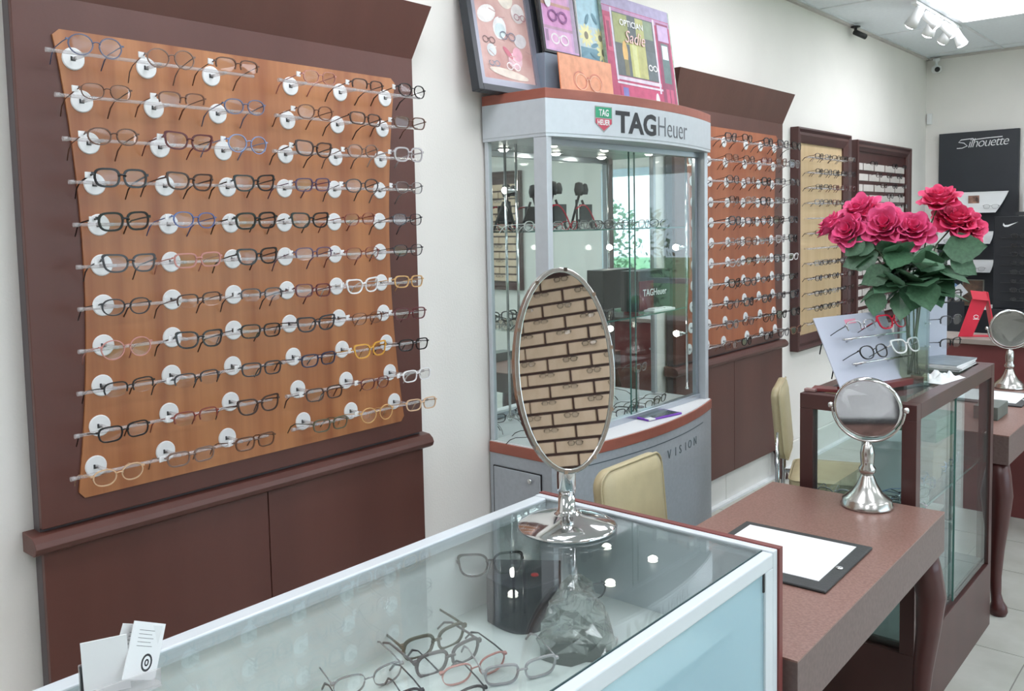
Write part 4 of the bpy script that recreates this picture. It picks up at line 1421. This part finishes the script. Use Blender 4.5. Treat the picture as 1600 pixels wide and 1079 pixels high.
for k in range(5):
    rnd = random.Random(80 + k)
    col = ['silver', 'clear grey', 'gunmetal', 'silver', 'clear grey'][k]
    glasses('oval', col, (1.34 + .06 * k, 3.05 + .02 * (k % 2), CZ + .022), (0, .14, -1.3 + rnd.uniform(-.3, .3)), '%s oval eyeglasses, %s across the near end of the cabinet shelf' % (col, ORD[k]), 'oval eyeglasses in the dark glass cabinet', False, long=True)
# waste bin and maroon chair seen through the cabinet
wb = empty('waste_bin', 'black round waste bin on the floor behind the dark cabinet', 'bin', (.80, 4.72, 0))
MB().lathe([(.10, 0), (.12, .34), (.124, .345), (.116, .345), (.096, .01)], 24).build('body', M_BLACK, wb)

# ------------------------------------------------------------------ things on the cabinet
# slanted plaque with four pairs
u = Vector((.115, .372, 0)).normalized()
yaw = math.atan2(u.y, u.x) - PI / 2
pl = empty('eyeglass_plaque', 'slanted pale grey plaque carrying four pairs of glasses', 'display stand', (1.395, 2.975, GZ), (0, 0, yaw))
tl = .46
pm = Matrix.Rotation(-tl, 4, 'Y')
PWD, PHT = .395, .285
MB().box(-.05, .02, .03, PWD + .03, .0005, .022).build('wood_base', mat('maroon_base', (116, 48, 48), .4), pl, .002)
MB().box(-.004, 0, 0, PWD, .022, PHT, mtx=pm).build('panel', M_GREYPLQ, pl, .001)
MB().box(.0002, .0008, .155, .215, PHT - .035, PHT - .018, mtx=pm).build('pink_mark', mat('pink_print', (226, 150, 170), .6), pl)
for zz in (.185, .095):
    MB().tube([pm @ Vector((.035, .06, zz)), pm @ Vector((.035, PWD + .03, zz))], .0035, 8).build('rail', M_CHROME, pl)
    for yy in (.12, .30):
        MB().tube([pm @ Vector((0, yy, zz)), pm @ Vector((.035, yy, zz))], .003, 8).build('peg', M_CHROME, pl)
plm = Matrix.Translation((1.395, 2.975, GZ)) @ Matrix.Rotation(yaw, 4, 'Z') @ pm
PG = 'eyeglasses on the grey plaque'
for st, col, yy, zz, lab, tc_ in (('half', 'silver', .125, .200, 'silver half-rim eyeglasses with black temples, upper row of the grey plaque', 'black'), ('cat', 'red', .300, .205, 'bright red eyeglasses on the upper row of the grey plaque', None),
                                  ('oval', 'black', .135, .105, 'black oval eyeglasses on the lower row of the grey plaque', None), ('cat', 'pale', .320, .110, 'clear white eyeglasses on the lower row of the grey plaque', None)):
    p = plm @ Vector((.085, yy, zz + .012))
    glasses(st, col, p, (0, -.38, yaw - .02), lab, PG, True, long=True, temple_col=tc_, sc=1.15)

# upright block with three pairs behind the vase
ub = empty('eyeglass_block', 'upright pale grey block carrying three pairs of glasses behind the vase', 'display stand', (1.405, 3.86, GZ), (0, 0, -.45))
MB().box(-.03, .012, -.14, .115, .0005, .32).build('panel', M_GREYPLQ, ub, .003)
for zz in (.07, .165, .265):
    MB().tube([(.012, -.01, zz), (.035, -.01, zz)], .004, 8).build('peg', M_WHITE, ub)
ubm = Matrix.Translation((1.405, 3.86, GZ)) @ Matrix.Rotation(-.45, 4, 'Z')
for st, col, zz, lab in (('thick', 'black', .275, 'thick black eyeglasses at the top of the upright grey block'), ('half', 'charcoal', .175, 'half-rim eyeglasses in the middle of the upright grey block'), ('half', 'black', .080, 'half-rim eyeglasses at the bottom of the upright grey block')):
    glasses(st, col, ubm @ Vector((.06, .085, zz)), (0, .05, -.3), lab, 'eyeglasses on the upright grey block', True, sc=1.12)
# magazines, cloth and strip
for k, (dx, dy, rz, c) in enumerate(((0, 0, .0, (128, 120, 118)), (.005, -.01, .05, (206, 208, 208)), (-.004, .004, -.04, (120, 134, 140)))):
    m_ = empty('magazine', ['grey magazine at the bottom of the pile on the cabinet', 'white magazine in the middle of the pile on the cabinet', 'blue-grey magazine on top of the pile on the cabinet'][k], 'magazine', (1.50 + dx, 3.80 + dy, GZ + .0005 + k * .0085), (0, 0, rz), 'magazines on the cabinet')
    MB().box(-.085, .085, -.13, .13, .0005, .0065).build('pages', M_PAPER, m_)
    MB().box(-.0865, .0865, -.1315, .1315, .0065, .008).build('cover', mat('cover_%d' % k, c, .3, scale=30, var=.2), m_)
clv = MB()
n = 14
rc_ = random.Random(2)
hz = [[max(.001, .020 * math.sin(i * .9 + j * .5) * math.cos(j * .7) + .012 * rc_.random() + .008) * (1 - (abs(i - n / 2) / (n / 2)) ** 3) * (1 - (abs(j - n / 2) / (n / 2)) ** 3) + .001 for j in range(n + 1)] for i in range(n + 1)]
clv.add([((i / n - .5) * .11, (j / n - .5) * .20, hz[i][j]) for i in range(n + 1) for j in range(n + 1)] + [((i / n - .5) * .11, (j / n - .5) * .20, 0) for i in range(n + 1) for j in range(n + 1)],
        [(i * (n + 1) + j, (i + 1) * (n + 1) + j, (i + 1) * (n + 1) + j + 1, i * (n + 1) + j + 1) for i in range(n) for j in range(n)], smooth=True)
clo = clv.build('cleaning_cloth', mat('white_cloth', (226, 230, 230), .9, bump=.2), None, normals=False)
clo.location = (1.565, 3.47, GZ + .0005)
clo.rotation_euler = (0, 0, -.15)
tag(clo, 'crumpled white cleaning cloth beside the vase on the cabinet', 'cloth')
rul = empty('wooden_strip', 'flat dark wooden strip lying on the cabinet in front of the plaque', 'wood strip', (1.32, 3.03, GZ + .0005), (0, 0, .2))
MB().box(-.05, .05, -.028, .028, 0, .012).build('strip', mat('maroon_base', (116, 48, 48), .4), rul, .002)
tgp = tag(MB().box(-.02, .02, -.012, .012, 0, .010).build('price_block', mat('grey_tile_block', (150, 120, 116), .5), None, .002), 'tiny greyish block on the near cabinet corner beside the plaque', 'block')
tgp.location = (1.275, 2.99, GZ + .0005)

# ------------------------------------------------------------------ roses in a square glass vase
VX, VY = 1.505, 3.36
vz = empty('vase', 'tall square clear glass vase holding the roses', 'vase', (VX, VY, GZ + .0005), (0, 0, .35))
a_, h_ = .050, .335
M_VASE = glassy('vase_glass', (.90, .96, .95), 1.6, haze=.03)
MB().ring([(-a_, -a_), (a_, -a_), (a_, a_), (-a_, a_)], [(-a_ + .004, -a_ + .004), (a_ - .004, -a_ + .004), (a_ - .004, a_ - .004), (-a_ + .004, a_ - .004)], lambda x, y, d: Vector((x, y, d)), .0, h_).build('glass_walls', M_VASE, vz)
MB().box(-a_ + .004, a_ - .004, -a_ + .004, a_ - .004, 0, .014).build('glass_bottom', M_VASE, vz)
MB().box(-a_ + .0045, a_ - .0045, -a_ + .0045, a_ - .0045, .0145, .125).build('water', glassy('vase_water', (.80, .76, .62), 1.33), vz)
M_STEM = mat('rose_stem', (74, 104, 66), .5)
M_LEAF = mat('rose_leaf', (52, 86, 62), .5, scale=12, rgb2=(74, 112, 82))
M_LEAF2 = mat('rose_leaf_pale', (84, 124, 96), .5, scale=12, rgb2=(102, 144, 112))
M_PETAL = mat('rose_petal', (226, 62, 122), .6, scale=14, rgb2=(242, 104, 156))
M_PETAL2 = mat('rose_petal_deep', (222, 54, 106), .6, scale=14, rgb2=(240, 90, 136))


def petal_mesh(w, h, cup, curl):
    mb = MB()
    nu, nv = 6, 6
    vs = []
    for j in range(nv + 1):
        v = j / nv
        for i in range(nu + 1):
            uu = i / nu * 2 - 1
            half = w * (math.sin(PI * min(1, .12 + v * .62)) ** .8) * (1 - .22 * max(0, v - .75) * abs(uu) * 4)
            x = uu * half
            out = cup * math.sin(v * PI * .52) + curl * max(0, v - .72) ** 1.5 * 3 - cup * .75 * (x / w) ** 2
            vs.append((out, x, v * h - .22 * h * (abs(uu) ** 2.5) * (v > .8) * (v - .8) * 5))
    fs = [(j * (nu + 1) + i, j * (nu + 1) + i + 1, (j + 1) * (nu + 1) + i + 1, (j + 1) * (nu + 1) + i) for j in range(nv) for i in range(nu)]
    mb.add(vs, fs, smooth=True)
    return mb.mesh('petal', M_PETAL)


PET = [petal_mesh(.019, .046, .014, .003), petal_mesh(.029, .052, .028, .010), petal_mesh(.036, .052, .036, .020)]


def leaf_mesh():
    mb = MB()
    n = 10
    vs = []
    for k in range(n + 1):
        v = k / n
        half = .38 * (math.sin(PI * v ** .8)) * (1 + .05 * (-1) ** k)
        z = -.10 * v * v
        vs += [(v, -half, z + .07 * half), (v, 0, z - .02), (v, half, z + .07 * half)]
    fs = []
    for k in range(n):
        b = 3 * k
        fs += [(b, b + 3, b + 4, b + 1), (b + 1, b + 4, b + 5, b + 2)]
    mb.add(vs, fs, smooth=True)
    return mb.mesh('leaf', M_LEAF)


LEAF = leaf_mesh()


def rose(label, head, axis, size, deep, seed, leaves, openness=1.0):
    rnd = random.Random(seed)
    t = empty('rose', label, 'rose', (VX, VY, GZ + .03), group='roses in the vase')
    H = Vector(head) - Vector((VX, VY, GZ + .03))
    size *= 1.04
    axis = Vector(axis).normalized()
    foot = Vector((rnd.uniform(-.022, .022), rnd.uniform(-.022, .022), 0))
    d = Vector((H.x, H.y, 0))
    neck = Vector((d.x * .16, d.y * .16, .315))
    mid = neck.lerp(H, .55) + Vector((-d.x * .10, -d.y * .10, .015))
    base = H - axis * .025 * size
    MB().tube([foot, neck * .5 + foot * .3, neck, mid, base], [.0030, .0030, .0028, .0026, .0030], 6).build('stem', M_STEM, t)
    q = axis.to_track_quat('Z', 'Y').to_matrix().to_4x4()
    for ring, cnt, tiltr, up, mi in ((0, 3, -.05, .014, 0), (0, 4, .10, .010, 0), (1, 5, .12 * openness, .006, 1), (1, 5, .34 * openness, .002, 1), (2, 5, .52 * openness, -.003, 2), (2, 5, .86 * openness, -.006, 2)):
        for k in range(cnt):
            a = 2 * PI * (k + rnd.uniform(-.12, .12)) / cnt + tiltr * 7 + seed
            m = Matrix.Translation(base) @ q @ Matrix.Rotation(a, 4, 'Z') @ Matrix.Translation((.0035 + .004 * mi, 0, up)) @ Matrix.Rotation(tiltr, 4, 'Y')
            m = m @ Matrix.Scale(size * (.86 if ring == 0 and tiltr < .1 else 1.0) * rnd.uniform(.92, 1.06), 4)
            p = inst('petal', PET[mi], t, mats={0: M_PETAL2 if deep else M_PETAL})
            p.matrix_basis = m
    for k in range(5):
        a = 2 * PI * k / 5
        m = Matrix.Translation(base) @ q @ Matrix.Rotation(a, 4, 'Z') @ Matrix.Rotation(.9, 4, 'Y') @ Matrix.Scale(.026, 4)
        s_ = inst('sepal', LEAF, t, mats={0: M_STEM})
        s_.matrix_basis = m
    for (f, yawd, pit, sz, roll, pale) in leaves:
        p = neck.lerp(mid, f * 1.4) if f < .71 else mid.lerp(base, (f - .71) / .29)
        m = Matrix.Translation(p) @ Matrix.Rotation(math.radians(yawd), 4, 'Z') @ Matrix.Rotation(-math.radians(pit), 4, 'Y') @ Matrix.Rotation(math.radians(roll), 4, 'X') @ Matrix.Scale(sz, 4)
        l = inst('leaf', LEAF, t, mats={0: M_LEAF2 if pale else M_LEAF})
        l.matrix_basis = m @ Matrix.Scale(1.3, 4)
    return t


# camera-facing yaw is about -75 deg (towards -y, +x); picture-right is about +40 deg
rose('pink rose with outstretched petal, uppermost over the maple board', (1.317, 3.335, 1.742), (-.15, -.55, .8), 1.10, False, 1, [(.1, 200, 5, .10, 20, 0), (.3, 230, -25, .10, 0, 0), (.55, 170, -5, .085, 30, 0)])
rose('pink rosebud turned sideways, outermost over the maple board', (1.222, 3.30, 1.684), (-.55, -.15, .75), .86, False, 2, [(.15, 215, -30, .11, 0, 0), (.5, 230, -10, .075, 40, 0), (.2, 260, 10, .08, 0, 0)], .75)
rose('pink rose facing outward below the uppermost one', (1.296, 3.27, 1.662), (-.1, -.9, .35), .98, False, 3, [(.2, 250, -20, .095, -30, 1), (.45, 280, -15, .085, 20, 0), (.1, 190, -35, .10, 0, 0)], .9)
rose('large open pink rose in the middle, before the brick board', (1.416, 3.30, 1.682), (.12, -.85, .5), 1.22, False, 4, [(.3, 270, 5, .09, 30, 1), (.0, 265, -50, .105, 0, 1), (.5, 300, 0, .08, -30, 0), (.15, 225, -10, .10, 20, 0)])
rose('open pink rose overlapping the large middle one', (1.508, 3.33, 1.668), (.3, -.75, .6), 1.08, False, 5, [(.2, 300, 5, .10, 0, 1), (.4, 330, 10, .085, 20, 0), (.05, 285, -35, .10, -20, 0)])
rose('tall red-pink rose standing highest against the far wall', (1.576, 3.40, 1.775), (.1, -.4, .9), 1.0, True, 6, [(.1, 340, 10, .11, 0, 1), (.35, 20, 15, .095, 20, 0)], .8)
rose('red-pink rose leaning over, under the charcoal sign', (1.630, 3.42, 1.700), (.25, -.45, .8), 1.15, True, 7, [(.15, 20, 10, .11, 10, 0), (.3, 60, 0, .10, -20, 0), (.0, 320, -20, .105, 0, 0)], .9)
rose('drooping red-pink rose lowest towards the black shelves', (1.672, 3.44, 1.664), (.7, -.45, .3), .92, True, 8, [(.05, 10, -15, .12, 0, 0), (.2, 330, -25, .10, 30, 0)], .9)
gr = empty('rose_foliage', 'dense green rose leaves bunched above the vase rim', 'foliage', (VX, VY, GZ + .30), group=None)
rl = random.Random(21)
for k in range(38):
    a = rl.uniform(0, 360)
    m = Matrix.Translation((rl.uniform(-.03, .03), rl.uniform(-.03, .03), rl.uniform(.04, .19))) @ Matrix.Rotation(math.radians(a), 4, 'Z') @ Matrix.Translation((rl.uniform(.0, .10), 0, 0)) @ Matrix.Rotation(-math.radians(rl.uniform(-40, 45)), 4, 'Y') @ Matrix.Rotation(rl.uniform(-.7, .7), 4, 'X') @ Matrix.Scale(rl.uniform(.095, .150), 4)
    l = inst('leaf', LEAF, gr, mats={0: M_LEAF if rl.random() < .75 else M_LEAF2})
    l.matrix_basis = m

for (cx, cy, cz, ang, sz, pale) in ((1.405, 3.285, 1.445, -100, .125, 1), (1.515, 3.30, 1.565, -20, .14, 1), (1.60, 3.36, 1.585, 5, .17, 0), (1.39, 3.29, 1.59, 165, .12, 1), (1.40, 3.30, 1.575, -160, .16, 0), (1.36, 3.27, 1.625, -140, .11, 0), (1.44, 3.27, 1.60, -60, .12, 0), (1.56, 3.35, 1.53, -70, .15, 0), (1.45, 3.26, 1.52, -150, .13, 0), (1.62, 3.38, 1.56, -35, .13, 0)):
    nv = (CAM - Vector((cx, cy, cz))).normalized()
    rt = Vector((math.cos(.32), math.sin(.32), 0))
    upv = Vector((0, 0, 1))
    xa = (rt * math.cos(math.radians(ang)) + upv * math.sin(math.radians(ang))).normalized()
    za = (nv + Vector((rl.uniform(-.3, .3), rl.uniform(-.3, .3), rl.uniform(.1, .6)))).normalized()
    ya = za.cross(xa).normalized()
    za = xa.cross(ya).normalized()
    m = Matrix((xa, ya, za)).transposed().to_4x4()
    m.translation = Vector((cx - VX, cy - VY, cz - GZ - .30))
    l = inst('leaf', LEAF, gr, mats={0: M_LEAF2 if pale else M_LEAF})
    l.matrix_basis = m @ Matrix.Scale(sz * .84, 4)

# ------------------------------------------------------------------ far end of the room
ft = empty('maroon_counter', 'maroon panelled counter at the end of the farther desk', 'counter', (0, 0, 0))
M_MAROON = mat('maroon_panel', (104, 52, 52), .4, scale=6, rgb2=(116, 62, 60))
MB().box(.98, 2.1, 5.52, 5.56, 0, .97).build('front_panel', M_MAROON, ft, .002)
MB().box(.96, 2.12, 5.50, 5.82, .97, 1.0).build('top', mat('pale_counter_top', (150, 140, 132), .4), ft, .003)
MB().box(.98, 1.0, 5.56, 5.80, 0, .97).build('side_panel', M_MAROON, ft)
rs_ = empty('red_stand', 'bright red folded easel holder with a white emblem on the maroon counter', 'stand', (1.205, 5.62, 1.0), (0, 0, .45))
M_RED = mat('red_card', (204, 38, 62), .45)
MB().prism([(-.105, .001), (-.03, .001), (.048, .212), (-.035, .222)], lambda a, b, d: Vector((a, d, b)), -.004, .0).build('front_flap', M_RED, rs_)
MB().prism([(-.035, .222), (.048, .212), (.040, .262), (-.045, .272)], lambda a, b, d: Vector((a, d - .02 + (b - .21) * .3, b)), -.004, .0).build('top_fold', M_RED, rs_)
MB().prism([(.040, .262), (.046, .262), (.092, .001), (.086, .001)], lambda a, b, d: Vector((a, d, b)), -.02, .075).build('side_flap', M_RED, rs_)
MB().box(-.075, .09, .0, .075, .0005, .004).build('foot', M_RED, rs_)
em = MB()
for q in stroke(ell(-.012, .118, .012, .010), .0015) + stroke([(-.028, .104), (.004, .104)], .0018):
    em.add([(a, -.0046, b) for a, b in q], [(0, 1, 2, 3)])
em.build('emblem', M_WHITE, rs_, normals=False)

sg = empty('sign_display', 'charcoal display panel with white script lettering and curved shelves on the far wall', 'display panel', (0, 0, 0))
MB().box(.133, .787, 8.79, 8.83, .55, 2.46).build('panel', M_SIGN, sg, .003)
MB().box(.10, .82, 8.55, 8.83, 0, .55).build('plinth', M_SIGN, sg, .003)
sgt = text_obj('lettering', 'ilhouette', .118, lambda a, b, h: Vector((.372 + a * .92, 8.789 - h, 2.318 + b + a * .02)), M_WHITE, sg, -.0016, .30, .86)
st_ = MB()
for q in stroke([(.285, 2.318), (.33, 2.318), (.372, 2.335), (.345, 2.362), (.30, 2.372), (.32, 2.392), (.42, 2.398)], .0035) + stroke([(.42, 2.386), (.52, 2.394), (.655, 2.398)], .0035):
    st_.add([(a, 8.7885, b) for a, b in q], [(0, 1, 2, 3)])
st_.build('lettering_strokes', M_WHITE, sg, normals=False)


def curved_shelf(x0, x1, z0, z1, slope):
    n = 10
    ol = []
    for k in range(n + 1):
        t = k / n
        ol.append((-.02 - .16 * t ** 1.6 * .0 - .12 * (1 - t) ** 2, z0 + (z1 - z0) * t))
    back = [(a + .006, b + .003) for a, b in reversed(ol)]
    o = MB()
    n2 = len(ol)
    vs = []
    for side in (0, 1):
        for a, b in ol + back:
            t = (b - z0) / (z1 - z0)
            x = x0 if side == 0 else x1 - slope * (1 - t)
            vs.append((x, 8.79 + a, b))
    m = len(ol + back)
    o.add(vs, [(i, (i + 1) % m, m + (i + 1) % m, m + i) for i in range(m)] + [tuple(reversed(range(m))), tuple(range(m, 2 * m))])
    return o.build('curved_shelf', M_WHITE, sg)


curved_shelf(.14, .715, 1.73, 1.915, .075)
curved_shelf(.14, .60, 1.455, 1.56, .0)
curved_shelf(.14, .605, 1.20, 1.305, .0)
MB().box(.40, .49, 8.735, 8.738, 1.80, 1.885).build('photo_print', mat('photo_dark', (70, 50, 46), .4, scale=20, rgb2=(196, 150, 130)), sg)
MB().box(.354, .532, 8.775, 8.79, .887, 1.127).build('photo_frame', mat('photo_edge', (150, 150, 140), .5), sg)
MB().box(.362, .524, 8.770, 8.776, .895, 1.119).build('photo_print', mat('photo_head', (60, 56, 54), .4, scale=14, rgb2=(150, 120, 100)), sg)
for k, (x, z) in enumerate(((.60, 1.80), (.34, 1.795), (.44, 1.50), (.28, 1.50), (.50, 1.25), (.30, 1.25))):
    glasses('thin', 'silver', (x, 8.66, z - .018 if k < 2 else z - .02), (0, .1, -PI / 2), 'rimless silver eyeglasses, %s of those on the white curved shelves' % ORD[k], 'eyeglasses on the charcoal display', False)
for k, (x, y, z, ry, c, lab) in enumerate(((.30, 8.62, 1.04, .6, (120, 156, 196), 'pale blue brochure propped below the white curved shelves'), (.36, 8.60, 1.02, .9, (220, 224, 228), 'white brochure beside the blue one below the curved shelves'))):
    b = empty('brochure', lab, 'brochure', (x, y, .551), (0, 0, .1), 'brochures')
    MB().box(-.055, .055, -.02, .0, .0005, z - .55 - .08).build('holder', M_SIGN, b)
    MB().box(-.05, .05, -.004, 0, -.06, .07, mtx=Matrix.Translation((0, -.024, z - .55)) @ Matrix.Rotation(ry, 4, 'Y')).build('leaflet', mat('leaf_%d' % k, c, .5), b)

nk = empty('sports_display', 'black eyewear display with a white tick-shaped logo at the far end', 'display panel', (0, 0, 0))
MB().box(.705, 1.25, 8.30, 8.36, .92, 1.695).build('panel', mat('display_black', (30, 33, 38), .45), nk, .004)
MB().box(.70, 1.30, 8.20, 8.50, 0, .92).build('plinth', mat('display_black', (30, 33, 38), .45), nk, .004)
sw_ = MB()
pts = [(.776, 1.640), (.772, 1.620), (.785, 1.606), (.81, 1.606), (.885, 1.646), (.81, 1.622), (.788, 1.621), (.782, 1.630)]
sw_.add([(a, 8.2985, b) for a, b in pts], [(0, 1, 2, 7), (2, 3, 6, 7), (3, 4, 5, 6)])
sw_.build('swoosh', M_WHITE, nk, normals=False)
MB().box(.60, .705, 8.32, 8.34, .90, .945).build('price_strip', M_WHITE, nk)
for k in range(8):
    z = 1.53 - k * .075
    MB().box(.76, 1.22, 8.292, 8.30, z - .02, z - .016).build('ledge', M_DARK, nk)
    glasses('thin', 'gunmetal' if k % 2 else 'charcoal', (.90, 8.262, z), (0, .1, -PI / 2), '%s eyeglasses, %s row down the black sports display' % ('gunmetal' if k % 2 else 'charcoal', ORD[k]), 'eyeglasses on the black sports display', False)
ws = empty('wall_shelf', 'dark shelf with a white box at the far wall beside the sign', 'shelf', (0, 0, 0))
MB().box(.80, 1.4, 8.62, 8.86, 1.70, 1.73).build('board', M_DARK, ws)
wbx = empty('white_box', 'white patterned box standing on the dark shelf at the far wall', 'box', (.97, 8.74, 1.7305))
MB().box(-.12, .12, -.08, .08, 0, .19).build('body', M_WHITE, wbx, .003)
MB().box(-.08, .06, -.082, -.08, .06, .13).build('dark_print', M_DARK, wbx)

# ------------------------------------------------------------------ ceiling and wall fittings
cc = empty('security_camera', 'black bullet security camera under the ceiling edge', 'camera', (.05, 6.86, ZC - .02))
MB().lathe([(.035, 0), (.035, -.008), (.012, -.012), (.010, -.045)], 16).build('mount', M_BLACK, cc)
MB().tube([(0, -.02, -.045), (.05, .07, -.075)], .020, 14).build('barrel', M_BLACK, cc)
cc2 = empty('security_camera', 'white dome security camera with a dark lens in the far corner', 'camera', (.10, 8.80, ZC - .02))
MB().lathe([(.03, 0), (.03, -.02), (.012, -.03), (.012, -.06), (.04, -.075), (.045, -.11), (.03, -.13), (0, -.135)], 16).build('housing', M_WHITE, cc2)
MB().lathe([(0, .012), (.02, .008), (.024, 0)], 14, mtx=Matrix.Translation((.02, -.045, -.105)) @ Matrix.Rotation(PI / 2, 4, 'X')).build('lens', M_BLACK, cc2)
sn = tag(MB().box(0.012, .055, 8.83, 8.858, 2.56, 2.66).build('wall_sensor', M_WHITE, None, .006), 'small white wall sensor in the far corner', 'sensor')
tl_ = empty('track_light', 'white ceiling track with glowing spotlight heads', 'light', (.60, 6.40, ZC - .004))
MB().box(-.018, .018, 0, 1.15, -.024, 0).build('track', M_WHITE, tl_)
M_TRACKGLOW = emis('track_glow', (248, 252, 255), 14)
for k, (y, dx, dz) in enumerate(((.12, -.05, -.06), (.30, .05, -.05), (.48, -.04, -.07), (.72, .05, -.05), (.90, -.05, -.06), (1.06, .03, -.07))):
    h = MB().tube([(0, y, -.024), (0, y, -.06)], .006, 8).tube([(-dx * .4, y - .02, -.055 - dz * .4), (dx * .5, y + .01, -.06 + dz * .5), (dx * 1.3, y + .03, -.06 + dz * 1.3)], [.030, .034, .046], 16).build('spot_head', M_WHITE, tl_)
    MB().lathe([(0, .012), (.028, .008), (.040, 0)], 16, mtx=Matrix.Translation((dx * 1.32, y + .031, -.06 + dz * 1.32)) @ Vector((dx, .03, dz)).to_track_quat('Z', 'Y').to_matrix().to_4x4()).build('bulb', M_TRACKGLOW, h)
    MB().box(-.012, .012, y - .025, y + .025, -.030, -.024).build('clip', M_DARK, tl_)
